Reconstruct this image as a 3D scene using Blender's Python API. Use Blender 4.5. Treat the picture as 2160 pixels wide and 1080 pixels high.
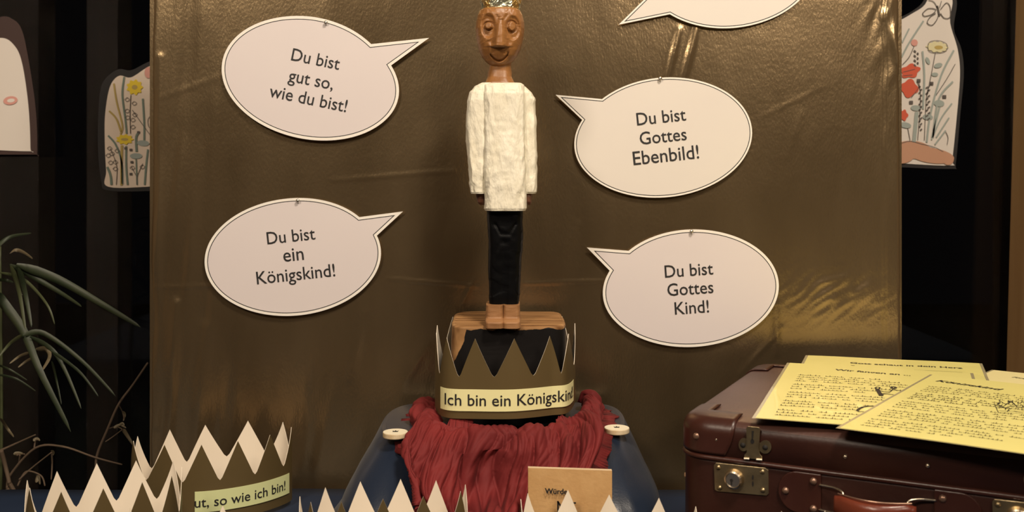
import bpy, bmesh, math, random
from mathutils import Vector, noise
random.seed(7)
PI = math.pi
for o in list(bpy.data.objects): bpy.data.objects.remove(o)
SC = bpy.context.scene
F, CX, HY = 2200.0, 1080.0, 355.0      # focal length in px of a 2160 wide frame, horizon row
ZC = 1.1695                            # camera height; table top is 0.75
TAB = 0.75
# ------------------------------------------------------------------ camera
cd = bpy.data.cameras.new('camera'); cam = bpy.data.objects.new('camera', cd)
SC.collection.objects.link(cam); SC.camera = cam
cam.location = (0, 0, ZC); cam.rotation_euler = (PI/2, 0, 0)
cd.sensor_fit = 'HORIZONTAL'; cd.sensor_width = 36; cd.lens = 36*F/2160
cd.shift_y = -(540-HY)/2160; cd.clip_start = .05
cd.dof.use_dof = True; cd.dof.focus_distance = 1.27; cd.dof.aperture_fstop = 9
# ------------------------------------------------------------------ world, lamps, exposure
w = bpy.data.worlds.new('night'); SC.world = w; w.use_nodes = True
w.node_tree.nodes['Background'].inputs[0].default_value = (.3, .3, .35, 1)
w.node_tree.nodes['Background'].inputs[1].default_value = .002
def area(name, loc, target, size, power, col, sy=None):
    l = bpy.data.lights.new(name, 'AREA'); l.energy = power; l.color = col
    l.shape = 'RECTANGLE'; l.size = size; l.size_y = sy or size
    o = bpy.data.objects.new(name, l); SC.collection.objects.link(o); o.location = loc
    o.rotation_euler = (Vector(target)-Vector(loc)).to_track_quat('-Z', 'Y').to_euler()
    return o
area('ceiling_lamp_light', (.55, .15, 2.78), (.1, 1.25, .9), .35, 26, (1, .85, .68))
area('ceiling_lamp_light', (-1.1, -.9, 2.78), (-.1, 1.3, 1.0), .5, 34, (1, .84, .66))
area('ceiling_lamp_light', (1.3, -1.6, 2.78), (.2, 1.3, 1.0), .5, 26, (1, .84, .66))
vs = SC.view_settings
vs.view_transform = 'Standard'; vs.look = 'None'; vs.gamma = 1; vs.exposure = 0.8
vs.use_curve_mapping = False

# ------------------------------------------------------------------ helpers
def P(px, py, Y): return Vector(((px-CX)*Y/F, Y, ZC-(py-HY)*Y/F))
def Pz(px, py, z):                       # the point of the horizontal plane z that shows at px,py
    Y = (ZC-z)*F/(py-HY); return Vector(((px-CX)*Y/F, Y, z))
def ray(px, py): return Vector(((px-CX)/F, 1, -(py-HY)/F))
CAM = Vector((0, 0, ZC))
def mat(name, col, rough=.6, metal=0, col2=None, scale=20, detail=4, bump=0, bscale=None, spec=.5, stretch=(1,1,1), coat=0, sheen=0, dist=.001, lo=.35, hi=.65, wave=None, trans=0, aniso=0):
    m = bpy.data.materials.new(name); m.use_nodes = True
    nt = m.node_tree; b = nt.nodes['Principled BSDF']
    b.inputs['Base Color'].default_value = (*col, 1); b.inputs['Roughness'].default_value = rough
    b.inputs['Metallic'].default_value = metal; b.inputs['Specular IOR Level'].default_value = spec
    b.inputs['Coat Weight'].default_value = coat; b.inputs['Sheen Weight'].default_value = sheen
    b.inputs['Anisotropic'].default_value = aniso
    if trans: b.inputs['Transmission Weight'].default_value = trans
    tc = nt.nodes.new('ShaderNodeTexCoord'); mp = nt.nodes.new('ShaderNodeMapping')
    mp.inputs['Scale'].default_value = stretch; nt.links.new(tc.outputs['Object'], mp.inputs[0])
    if col2:
        n = nt.nodes.new('ShaderNodeTexNoise'); n.inputs['Scale'].default_value = scale; n.inputs['Detail'].default_value = detail
        nt.links.new(mp.outputs[0], n.inputs[0])
        r = nt.nodes.new('ShaderNodeValToRGB'); r.color_ramp.elements[0].position = lo; r.color_ramp.elements[1].position = hi
        r.color_ramp.elements[0].color = (*col, 1); r.color_ramp.elements[1].color = (*col2, 1)
        nt.links.new(n.outputs['Fac'], r.inputs[0]); nt.links.new(r.outputs[0], b.inputs['Base Color'])
    if bump:
        n2 = nt.nodes.new('ShaderNodeTexNoise'); n2.inputs['Scale'].default_value = bscale or scale*3; n2.inputs['Detail'].default_value = 5
        nt.links.new(mp.outputs[0], n2.inputs[0])
        bp = nt.nodes.new('ShaderNodeBump'); bp.inputs['Strength'].default_value = bump; bp.inputs['Distance'].default_value = dist
        nt.links.new(n2.outputs['Fac'], bp.inputs['Height']); nt.links.new(bp.outputs[0], b.inputs['Normal'])
    return m
def mk(name, V, Fc, mats, parent=None, origin=None, smooth=False, fmat=None, kind=None):
    """one mesh object from world-space vertices"""
    V = [Vector(v) for v in V]
    if parent is not None:
        root = parent
        while root.parent: root = root.parent
        org = Vector(root.location)
    elif origin is not None: org = Vector(origin)
    else:
        n = len(V); org = Vector((sum(v.x for v in V)/n, sum(v.y for v in V)/n, min(v.z for v in V)))
    me = bpy.data.meshes.new(name); me.from_pydata([v-org for v in V], [], Fc)
    for m in (mats if isinstance(mats, (list, tuple)) else [mats]): me.materials.append(m)
    if fmat:
        for p, i in zip(me.polygons, fmat): p.material_index = i
    if smooth:
        for p in me.polygons: p.use_smooth = True
    me.update()
    o = bpy.data.objects.new(name, me); SC.collection.objects.link(o)
    if parent is not None: o.parent = parent
    else: o.location = org
    if kind: o['kind'] = kind
    return o
def fixn(o):
    bm = bmesh.new(); bm.from_mesh(o.data); bmesh.ops.recalc_face_normals(bm, faces=bm.faces); bm.to_mesh(o.data); bm.free(); return o
def tag(o, label, cat, group=None):
    o['label'] = label; o['category'] = cat
    if group: o['group'] = group
    return o
def thing(name, loc, label, cat, group=None):
    o = bpy.data.objects.new(name, None); SC.collection.objects.link(o); o.location = loc; o.empty_display_size = .02
    return tag(o, label, cat, group)
def struct(o): o['kind'] = 'structure'; return o
def solidify(o, t, off=0, mo=0, rim=0):
    s = o.modifiers.new('thickness', 'SOLIDIFY'); s.thickness = t; s.offset = off; s.material_offset = mo; s.material_offset_rim = rim; return o
def bevel(o, wd, seg=2):
    b = o.modifiers.new('bevel', 'BEVEL'); b.width = wd; b.segments = seg; b.limit_method = 'ANGLE'; return o
class MB:
    def __init__(s): s.V = []; s.F = []; s.M = []
    def add(s, V, Fc, m=0):
        b = len(s.V); s.V += [Vector(v) for v in V]; s.F += [tuple(i+b for i in f) for f in Fc]; s.M += [m]*len(Fc)
    def box(s, c, h, ax=None, m=0):
        ax = ax or (Vector((1,0,0)), Vector((0,1,0)), Vector((0,0,1))); c = Vector(c)
        V = [c+ax[0]*h[0]*i+ax[1]*h[1]*j+ax[2]*h[2]*k for i in (-1,1) for j in (-1,1) for k in (-1,1)]
        s.add(V, [(0,1,3,2),(4,6,7,5),(0,4,5,1),(2,3,7,6),(0,2,6,4),(1,5,7,3)], m)
    def tube(s, pts, r, n=8, m=0, cap=True):
        pts = [Vector(p) for p in pts]; R = r if isinstance(r, (list, tuple)) else [r]*len(pts)
        V = []; up = Vector((0,0,1))
        for i, p in enumerate(pts):
            t = (pts[min(i+1, len(pts)-1)]-pts[max(i-1, 0)]).normalized()
            a = t.cross(up)
            if a.length < .1: a = t.cross(Vector((1,0,0)))
            a.normalize(); b = t.cross(a)
            for k in range(n): V.append(p+(a*math.cos(2*PI*k/n)+b*math.sin(2*PI*k/n))*R[i])
        Fc = [(i*n+k, i*n+(k+1)%n, (i+1)*n+(k+1)%n, (i+1)*n+k) for i in range(len(pts)-1) for k in range(n)]
        if cap: Fc += [tuple(range(n))[::-1], tuple((len(pts)-1)*n+k for k in range(n))]
        s.add(V, Fc, m)
    def lathe(s, c, prof, ax, n=24, m=0):      # prof: (radius, height) along ax[2]
        c = Vector(c); V = []
        for r, h in prof:
            for k in range(n): V.append(c+ax[0]*(r*math.cos(2*PI*k/n))+ax[1]*(r*math.sin(2*PI*k/n))+ax[2]*h)
        L = len(prof)
        Fc = [(i*n+k, i*n+(k+1)%n, (i+1)*n+(k+1)%n, (i+1)*n+k) for i in range(L-1) for k in range(n)]
        Fc += [tuple(range(n))[::-1], tuple((L-1)*n+k for k in range(n))]
        s.add(V, Fc, m)
    def build(s, name, mats, parent=None, **k):
        return mk(name, s.V, s.F, mats, parent, fmat=s.M, **k)
def cr(p0, p1, p2, p3, t):
    return .5*((2*p1)+(p2-p0)*t+(2*p0-5*p1+4*p2-p3)*t*t+(3*p1-p0-3*p2+p3)*t*t*t)
def spline(pts, n, closed=False):
    pts = [Vector(p) for p in pts]; L = len(pts); out = []
    segs = L if closed else L-1
    for i in range(n if closed else n+1):
        x = i*segs/n; k = min(int(x), segs-1); t = x-k
        g = (lambda j: pts[j % L]) if closed else (lambda j: pts[max(0, min(L-1, j))])
        out.append(cr(g(k-1), g(k), g(k+1), g(k+2), t))
    return out
def grid_faces(nu, nv, wrap=False):
    return [(i*nv+j, i*nv+(j+1) % nv if wrap else i*nv+j+1, (i+1)*nv+(j+1) % nv if wrap else (i+1)*nv+j+1, (i+1)*nv+j)
            for i in range(nu-1) for j in range(nv if wrap else nv-1)]
def text_mesh(s, width=None, size=1, bold=0):
    c = bpy.data.curves.new('tmp', 'FONT'); c.body = s; c.size = size; c.align_x = 'CENTER'; c.resolution_u = 3; c.offset = bold
    o = bpy.data.objects.new('tmp', c); SC.collection.objects.link(o)
    bpy.context.view_layer.update()
    me = bpy.data.meshes.new_from_object(o.evaluated_get(bpy.context.evaluated_depsgraph_get()))
    V = [v.co.copy() for v in me.vertices]; Fc = [tuple(p.vertices) for p in me.polygons]
    bpy.data.objects.remove(o); bpy.data.curves.remove(c); bpy.data.meshes.remove(me)
    x0 = min(v.x for v in V); x1 = max(v.x for v in V); sc = (width/(x1-x0)) if width else 1
    V = [Vector(((v.x-(x0+x1)/2)*sc, v.y*sc, 0)) for v in V]
    return V, Fc
def nz(x, y, z=0, s=1): return noise.noise(Vector((x*s, y*s, z*s)))
def scoop(x, y, s, z=0):                 # chisel marks: hollows that meet in ridges
    d = noise.voronoi(Vector((x*s, y*s, z)))[0]
    return min(1, d[0]/max(1e-6, d[1]))-.5
def sm(a, b, x):
    t = max(0, min(1, (x-a)/(b-a))) if a != b else 0
    return t*t*(3-2*t)

# ------------------------------------------------------------------ materials
M_ink = mat('black_ink', (.012, .011, .012), .6)
M_wall = mat('painted_wall', (.20, .15, .10), .8, col2=(.24, .18, .12), scale=3)
M_wood_dark = mat('dark_timber', (.055, .028, .013), .6, col2=(.09, .048, .022), scale=6, stretch=(6, 6, .5))
M_wood_post = mat('honey_timber', (.30, .165, .062), .5, col2=(.36, .21, .085), scale=6, stretch=(6, 6, .4))
M_wood_out = mat('weathered_dark_post', (.007, .0035, .002), .8, col2=(.012, .006, .003), scale=6, stretch=(6, 6, .5))
M_floor = mat('stone_floor', (.10, .075, .055), .5, col2=(.14, .11, .08), scale=5)

# ------------------------------------------------------------------ the room
def boxs(name, lo, hi, m):
    b = MB(); c = [(a+d)/2 for a, d in zip(lo, hi)]; h = [(d-a)/2 for a, d in zip(lo, hi)]; b.box(c, h)
    return struct(b.build(name, m))
WX, WY = 2.6, 1.80                     # half room width, inner face of the window wall
boxs('floor', (-WX, -3.2, -.1), (WX, WY, 0), M_floor)
boxs('ceiling', (-WX, -3.2, 2.85), (WX, WY+.1, 2.95), M_wall)
boxs('wall_left', (-WX-.1, -3.2, 0), (-WX, WY+.1, 2.85), M_wall)
boxs('wall_right', (WX, -3.2, 0), (WX+.1, WY+.1, 2.85), M_wall)
boxs('wall_front', (-WX, -3.3, 0), (WX, -3.2, 2.85), M_wall)
boxs('wall_back', (-WX, WY, 0), (WX, WY+.1, .35), M_wood_dark)
boxs('trim_1', (-WX, WY, 2.6), (WX, WY+.1, 2.85), M_wood_dark)
win = thing('window_1', (0, WY, .35), '', '')
for k in ('label', 'category'): del win[k]
win['kind'] = 'structure'
M_glass = mat('window_glass', (1, 1, 1), .02, trans=1)
M_glass.node_tree.nodes['Principled BSDF'].inputs['IOR'].default_value = 1.3
b = MB(); b.box((0, WY+.05, 1.475), (WX, .004, 1.125)); b.build('pane', M_glass, win)
b = MB(); tl_ = math.radians(1.5); b.box((.985, WY-.02, 1.475), (.10, .05, 1.16), (Vector((math.cos(tl_), 0, -math.sin(tl_))), Vector((0, 1, 0)), Vector((math.sin(tl_), 0, math.cos(tl_))))); b.build('window_post', M_wood_post, win)
b = MB(); b.box((-1.9, WY-.02, 1.475), (.10, .05, 1.125)); b.build('window_post', M_wood_post, win)
b = MB(); b.box((0, WY-.06, .365), (WX, .10, .015)); b.build('window_sill', M_wood_dark, win)
# the dark porch outside
M_out = mat('night_ground', (.012, .012, .010), .9, col2=(.02, .02, .014), scale=4)
boxs('ground', (-6, WY+.1, -.1), (6, 9, 0), M_out)
b = MB()
for x, wd in ((-1.28, .055), (-1.06, .04), (1.34, .05)):
    t = MB(); t.box((x, 2.75, 1.4), (wd, .05, 1.4)); o = t.build('timber_post', M_wood_out)
    tag(o, {-1.28: 'dim brown timber post outside the window, left of the other beside the small flower cut-out', -1.06: 'dim brown timber post behind the glass above the small flower cut-out', 1.34: 'dim brown timber post outside the right-hand window'}[x], 'post')

# ------------------------------------------------------------------ table
M_cloth_blue = mat('blue_cloth', (.007, .0135, .030), .33, col2=(.009, .017, .036), scale=8, bump=.25, bscale=500, sheen=.1, spec=.5, dist=.0005)
M_cloth_tab = mat('blue_table_cloth', (.009, .018, .042), .75, col2=(.012, .023, .050), scale=8, bump=.25, bscale=500, spec=.25, dist=.0005)
t = thing('table', (0, .95, 0), 'table under a dark blue cloth carrying the whole display', 'table')
b = MB(); b.box((0, .93, TAB-.028), (1.05, .458, .015)); b.build('tabletop', M_wood_dark, t)
for sx in (-1, 1):
    for yy in (.53, 1.33):
        b = MB(); b.box((sx*.98, yy, .355), (.025, .025, .355)); b.build('leg', M_wood_post, t)
V = []; nx, ny = 90, 44
for i in range(nx):
    for j in range(ny):
        x = -1.065+2.13*i/(nx-1); s = -.25+1.43*j/(ny-1)         # s<0 hangs at the front edge
        y = .47+max(s, 0); z = TAB-.0065
        if s < 0: y = .465+.012*math.sin(x*40)*min(1, -s*8); z = TAB-.0065+s
        if y > 1.393: z -= (y-1.393)*2.5; y = 1.393+.002*math.sin(x*30)
        V.append((x, y, z+.0012*nz(x, y, 0, 9)))
tc_ = mk('tablecloth', V, grid_faces(nx, ny), M_cloth_tab, smooth=True)
tag(tc_, 'dark blue cloth spread over the table under the crowns', 'tablecloth')

# ------------------------------------------------------------------ pinboard covered with shiny brown cloth
LEAN = .016
def BYof(z): return 1.41+(z-TAB)*LEAN
def BP(px, py, off=0):                   # where px,py meets the board plane (a little in front by off)
    d = ray(px, py)                      # CAM.z + t*d.z -> y = t
    tt = (1.41+(ZC-TAB)*LEAN-off)/(1-d.z*LEAN)
    return CAM+d*tt
def board_mat():
    m = bpy.data.materials.new('shiny_brown_cloth'); m.use_nodes = True; nt = m.node_tree; b = nt.nodes['Principled BSDF']
    tc = nt.nodes.new('ShaderNodeTexCoord')
    n = nt.nodes.new('ShaderNodeTexNoise'); n.inputs['Scale'].default_value = 3; n.inputs['Detail'].default_value = 8
    mp = nt.nodes.new('ShaderNodeMapping'); mp.inputs['Scale'].default_value = (2.2, 1, .6)
    nt.links.new(tc.outputs['Object'], mp.inputs[0]); nt.links.new(mp.outputs[0], n.inputs[0])
    r = nt.nodes.new('ShaderNodeValToRGB'); r.color_ramp.elements[0].position = .3; r.color_ramp.elements[1].position = .7
    r.color_ramp.elements[0].color = (.235, .165, .088, 1); r.color_ramp.elements[1].color = (.385, .282, .160, 1)
    nt.links.new(n.outputs['Fac'], r.inputs[0]); nt.links.new(r.outputs[0], b.inputs['Base Color'])
    b.inputs['Metallic'].default_value = .86; b.inputs['Roughness'].default_value = .24
    f = nt.nodes.new('ShaderNodeTexNoise'); f.inputs['Scale'].default_value = 260; f.inputs['Detail'].default_value = 3
    mp2 = nt.nodes.new('ShaderNodeMapping'); mp2.inputs['Scale'].default_value = (1.6, 1, .7)
    nt.links.new(tc.outputs['Object'], mp2.inputs[0]); nt.links.new(mp2.outputs[0], f.inputs[0])
    g = nt.nodes.new('ShaderNodeTexNoise'); g.inputs['Scale'].default_value = 28; g.inputs['Detail'].default_value = 9; g.inputs['Distortion'].default_value = 1.2
    nt.links.new(tc.outputs['Object'], g.inputs[0])
    b1 = nt.nodes.new('ShaderNodeBump'); b1.inputs['Strength'].default_value = .4; b1.inputs['Distance'].default_value = .0006
    b2 = nt.nodes.new('ShaderNodeBump'); b2.inputs['Strength'].default_value = .2; b2.inputs['Distance'].default_value = .001
    nt.links.new(f.outputs['Fac'], b1.inputs['Height']); nt.links.new(g.outputs['Fac'], b2.inputs['Height'])
    nt.links.new(b1.outputs[0], b2.inputs['Normal']); nt.links.new(b2.outputs[0], b.inputs['Normal'])
    return m
M_board = board_mat()
def seg_d(px, py, a, c):
    ax, ay = a; cx, cy = c; L2 = (cx-ax)**2+(cy-ay)**2
    t = max(0, min(1, ((px-ax)*(cx-ax)+(py-ay)*(cy-ay))/L2))
    return ((px-ax-t*(cx-ax)), math.hypot(px-ax-t*(cx-ax), py-ay-t*(cy-ay)), t)
def ridge(x): return 1-abs(x)*2          # noise ridge
folds = [((1408, 165), (1432, 62), 7, .0035), ((1440, 170), (1468, 60), 8, .0040), ((1900, 150), (1866, 30), 9, .003), ((1893, 135), (1878, 0), 6, .002),
         ((820, 588), (1010, 604), 3, .0012), ((1105, 598), (1290, 592), 3, .0012), ((330, 606), (560, 600), 3, .0010), ((1000, 590), (975, 640), 4, .0012),
         ((352, 1000), (372, 640), 10, .0045), ((405, 1010), (432, 690), 14, .0035), ((330, 900), (338, 120), 8, .003), ((455, 1000), (470, 760), 12, .0022),
         ((640, 890), (655, 740), 10, .0014), ((735, 800), (770, 660), 9, .0014), ((860, 800), (900, 730), 8, .0012),
         ((1640, 745), (1636, 640), 7, .0022), ((1560, 790), (1650, 690), 5, .0012), ((1690, 240), (1660, 330), 8, .0005), ((1600, 250), (1740, 180), 4, .0004),
         ((1165, 560), (1220, 470), 5, .0010), ((700, 380), (960, 360), 4, .0008), ((340, 205), (470, 160), 6, .0004)]
def bh(px, py):                          # cloth relief in metres towards the viewer
    py = min(py, 1005)
    h = .0009*nz(px, py, 3, 1/210)+.00030*nz(px, py*.6, 9, 1/60)+.00012*nz(px, py*.4, 19, 1/22)
    e = sm(560, 310, px)*(.3+.7*sm(60, 900, py))
    h += e*.0060*nz(px+py*.10, py*.10, 1, 1/26)
    e2 = sm(520, 1000, py)*sm(1250, 700, px)
    h += e2*.0026*nz(px+py*.15, py*.16, 5, 1/30)
    e3 = math.exp(-((px-1745)/120)**2-((py-622)/52)**2)
    h += e3*.0011*ridge(nz(px*.8+py*.9, (py-px)*.3, 2, 1/26))
    e4 = sm(1780, 1900, px)*sm(300, 0, py)
    h += e4*.002*nz(px+py*.4, py*.3, 7, 1/20)
    for a, c, wd, am in folds:
        sx, d, t = seg_d(px, py, a, c)
        if d < wd*4: h += .7*am*math.exp(-(d/wd)**2)*(1-.5*abs(2*t-1))
    if px > 1862: h += .0028*sm(1862, 1868, px+4*nz(py, 0, 0, 1/90))
    h += 0
    return h
board = thing('pinboard', (-.02, 1.42, 0), 'tall board wrapped in shiny brown cloth standing behind the table', 'board')
zt, zb = 1.92, TAB
V = []; nx, nz_ = 420, 330
topx0, topx1, botx0, botx1 = 318, 1899, 312, 1906
for i in range(nx):
    for j in range(nz_):
        v = min(1, j/(nz_-9)); py = -330+v*1335+max(0, j-(nz_-9))*140
        k = min(py, 1005)/1000.; x0 = 318-6*k+1.5*nz(py, 0, 0, 1/60); x1 = 1899+6*k+1.5*nz(py, 5, 0, 1/60)
        px = x0+(x1-x0)*i/(nx-1)
        p = BP(px, py); h = bh(px, py)
        edge = min(px-x0, x1-px); h -= .012*(1-min(1, edge/9))**2
        V.append((p.x, p.y-h, p.z))
# side returns
cl = mk('cloth_cover', V, grid_faces(nx, nz_), M_board, board, smooth=True)
b = MB()
def slab(x0p, x1p):
    V = []
    for py in (-330, 2120):
        for off in (-.003, -.034):
            for px in (x0p, x1p): V.append(BP(px, py, off))
    b.add(V, [(0,1,3,2),(4,6,7,5),(0,4,5,1),(2,3,7,6),(0,2,6,4),(1,5,7,3)])
slab(316, 1902); b.build('board_core', M_board, board)
# ------------------------------------------------------------------ speech bubbles
M_paper = mat('white_paper', (.82, .78, .71), .55, bump=.1, bscale=300, dist=.0004)
M_field = mat('pale_printed_field', (.66, .60, .60), .5, col2=(.68, .62, .615), scale=5)
M_field2 = mat('pale_cream_field', (.70, .655, .60), .5, col2=(.67, .62, .58), scale=5)
M_pin = mat('steel', (.6, .57, .5), .3, 1)
def offset_poly(pts, d):
    n = len(pts); out = []
    A = sum(pts[i][0]*pts[(i+1) % n][1]-pts[(i+1) % n][0]*pts[i][1] for i in range(n)); sg = 1 if A > 0 else -1
    for i in range(n):
        p0, p1, p2 = pts[i-1], pts[i], pts[(i+1) % n]
        e1 = Vector((p1[0]-p0[0], p1[1]-p0[1])).normalized(); e2 = Vector((p2[0]-p1[0], p2[1]-p1[1])).normalized()
        n1 = Vector((-e1.y, e1.x))*sg; n2 = Vector((-e2.y, e2.x))*sg
        m = (n1+n2); m.normalize(); c = max(.28, m.dot(n1)); out.append((p1[0]+m.x*d/c, p1[1]+m.y*d/c))
    return out
def bubble(cx, cy, a, bb, th, tip, j1, j2, lines, label, inset=6, field=None, pin=None, tscale=1):
    th = math.radians(th); c, s = math.cos(th), math.sin(th)
    def par(p): x, y = p[0]-cx, p[1]-cy; return math.atan2((-x*s+y*c)/bb, (x*c+y*s)/a)
    t1, t2 = par(j1), par(j2)            # the gap of the ellipse lies between j1 and j2 (short way)
    d = (t2-t1) % (2*PI); 
    if d > PI: t1, t2, j1, j2 = t2, t1, j2, j1; d = 2*PI-d
    n = 110; pts = [j2]
    for i in range(1, n):
        t = t2+(2*PI-d)*i/n; pts.append((cx+a*math.cos(t)*c-bb*math.sin(t)*s, cy+a*math.cos(t)*s+bb*math.sin(t)*c))
    K = 16
    for i in range(1, K):                # ease both ends of the outline into the joints of the tail
        for idx, t, j in ((i, t2, j2), (n-i, t1, j1)):
            e = (cx+a*math.cos(t)*c-bb*math.sin(t)*s, cy+a*math.cos(t)*s+bb*math.sin(t)*c); f = (1-i/K)**1.5
            pts[idx] = (pts[idx][0]+(j[0]-e[0])*f, pts[idx][1]+(j[1]-e[1])*f)
    pts += [j1, tip]
    r1 = offset_poly(pts, inset); r2 = offset_poly(pts, inset+1.7)
    tip_i = len(pts)-1; N = len(pts)
    OFF = .0065
    def sag(px, py): return OFF+.0003*math.cos((px-cx)/a*1.5)
    V = [BP(*p, sag(*p)) for p in pts+r1+r2]
    Fc = [(i, (i+1) % N, N+(i+1) % N, N+i) for i in range(N)]; fm = [0]*N
    Fc += [(N+i, N+(i+1) % N, 2*N+(i+1) % N, 2*N+i) for i in range(N)]; fm += [1]*N
    # inner field with interior points
    Fc.append(tuple(range(2*N, 3*N))); fm.append(2)
    back = [BP(*p, sag(*p)-.0008) for p in pts]; bi = len(V); V += back
    Fc.append(tuple(range(bi, bi+N))); fm.append(0)
    Fc += [(i, (i+1) % N, bi+(i+1) % N, bi+i) for i in range(N)]; fm += [0]*N
    o = mk('speech_bubble', V, Fc, [M_paper, M_ink, field or M_field], fmat=fm)
    tag(o, label, 'speech bubble')
    if lines:
        b = MB()
        for (body, tx, ty, wpx, ang) in lines:
            tv, tf = text_mesh(body, wpx*tscale, bold=.004); tv = [Vector((v.x, v.y*1.06, 0)) for v in tv]; A = math.radians(ang); ca, sa = math.cos(A), math.sin(A)
            # x right, y up in text -> px; ty is the baseline middle
            b.add([BP(tx+v.x*ca+v.y*sa, ty+v.x*sa-v.y*ca, OFF+.0007) for v in tv], tf)
        b.build('lettering', M_ink, o)
    if pin:
        b = MB(); p = BP(pin[0], pin[1], OFF+.001); ax = (Vector((1,0,0)), Vector((0,0,1)), Vector((0,-1,0)))
        b.lathe(p, [(.0004, -.004), (.0004, .002), (.0022, .002), (.0026, .0032), (.0016, .0044)], ax, 12); b.build('pin', M_pin, o, smooth=True)
    return o
bubble(656, 165, 190.4, 128.7, 11, (905, 80), (783, 93), (825, 138),
       [('Du bist', 664, 137, 103, 11.5), ('gut so,', 654, 180, 96, 11.5), ('wie du bist!', 648, 220, 166, 11.5)],
       'white speech bubble reading Du bist gut so, wie du bist!, upper left on the board', 6, None, (688, 48))
bubble(1398, 290, 189, 126.3, -5.5, (1172, 200), (1270, 209), (1228, 253),
       [('Du bist', 1396, 259, 104, -6), ('Gottes', 1400, 300, 99, -6), ('Ebenbild!', 1406, 341, 139, -6)],
       'white speech bubble reading Du bist Gottes Ebenbild!, upper right on the board', 3.6, M_field2, (1392, 166))
bubble(618, 542, 187, 123.8, -5.5, (850, 446), (758, 458), (795, 497),
       [('Du bist', 615, 510, 102, -6), ('ein', 620, 550, 43, -6), ('Königskind!', 625, 591, 166, -6)],
       'white speech bubble reading Du bist ein Königskind!, lower left on the board', 5.5, None, (629, 423))
bubble(1456, 608, 187, 124, -2.5, (1238, 522), (1326, 529), (1286, 571),
       [('Du bist', 1454, 582, 102, -4), ('Gottes', 1457, 621, 97, -4), ('Kind!', 1460, 661, 72, -4)],
       'white speech bubble reading Du bist Gottes Kind!, lower right on the board', 5.5, None, (1458, 488))
bubble(1530, -66, 190, 126, -3, (1305, 52), (1413, 30), (1372, -14), [],
       'white speech bubble cut off by the top edge, its tail pointing down left', 3.6, M_field2)

# ------------------------------------------------------------------ blue draped box
def chaikin(pts, it):
    for _ in range(it):
        o = []
        for i in range(len(pts)):
            a, c = pts[i], pts[(i+1) % len(pts)]
            o += [a*.85+c*.15, a*.15+c*.85] if _ == 0 else [a*.75+c*.25, a*.25+c*.75]
        pts = o
    return pts
def resample(pts, n):
    L = [0]
    for i in range(len(pts)): L.append(L[-1]+(pts[(i+1) % len(pts)]-pts[i]).length)
    out = []; k = 0
    for i in range(n):
        s = L[-1]*i/n
        while L[k+1] < s: k += 1
        out.append(pts[k].lerp(pts[(k+1) % len(pts)], (s-L[k])/max(1e-9, L[k+1]-L[k])))
    return out
rings = [(.0, -.155, 1.203, .130, 1.203, .138, 1.383, -.152, 1.383),
         (-.0010, -.160, 1.197, .134, 1.197, .142, 1.387, -.156, 1.387),
         (-.0045, -.163, 1.192, .137, 1.192, .145, 1.39, -.158, 1.39),
         (-.028, -.182, 1.163, .158, 1.153, .148, 1.392, -.161, 1.392),
         (-.056, -.205, 1.130, .178, 1.115, .150, 1.392, -.164, 1.392),
         (-.086, -.232, 1.100, .184, 1.090, .151, 1.392, -.166, 1.392),
         (-.105, -.262, 1.074, .188, 1.078, .152, 1.392, -.167, 1.392),
         (-.1084, -.285, 1.055, .188, 1.072, .152, 1.392, -.167, 1.392)]
NR = 220; R = []
ZB = ZC-.3096
for q in rings:
    dz = q[0]; cs = [Vector((q[1+2*i], q[2+2*i], ZB+dz)) for i in range(4)]
    rp = chaikin(cs, 4); rp = resample(rp, NR); R.append(rp)
V = []; rows = 50
cols = [spline([R[k][i] for k in range(len(R))], rows) for i in range(NR)]
for r in range(rows+1):
    for i in range(NR):
        p = cols[i][r].copy(); d = sm(6, 24, r)*(1-sm(44, 50, r))
        c = Vector((-.01, 1.29, 0)); n = Vector((p.x-c.x, p.y-c.y, 0)).normalized()
        wf = sm(1.30, 1.18, p.y)
        f = .011*nz(p.x*22-p.z*6, p.z*9, 1)+.004*nz(p.x*50+p.z*22, p.z*14, 4)
        p += n*f*d*wf
        p.y += .045*d*wf*math.exp(-((p.x+.01)/.085)**2)*sm(3, 16, r)
        V.append(p)
Fc = grid_faces(rows+1, NR, True)+[tuple(range(NR))]
bx = mk('draped_box', V, Fc, M_cloth_blue, smooth=True, origin=(-.01, 1.29, TAB))
bx.data.polygons[len(bx.data.polygons)-1].use_smooth = False
tag(bx, 'box draped in dark blue satin cloth under the carved figure', 'box')

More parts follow.
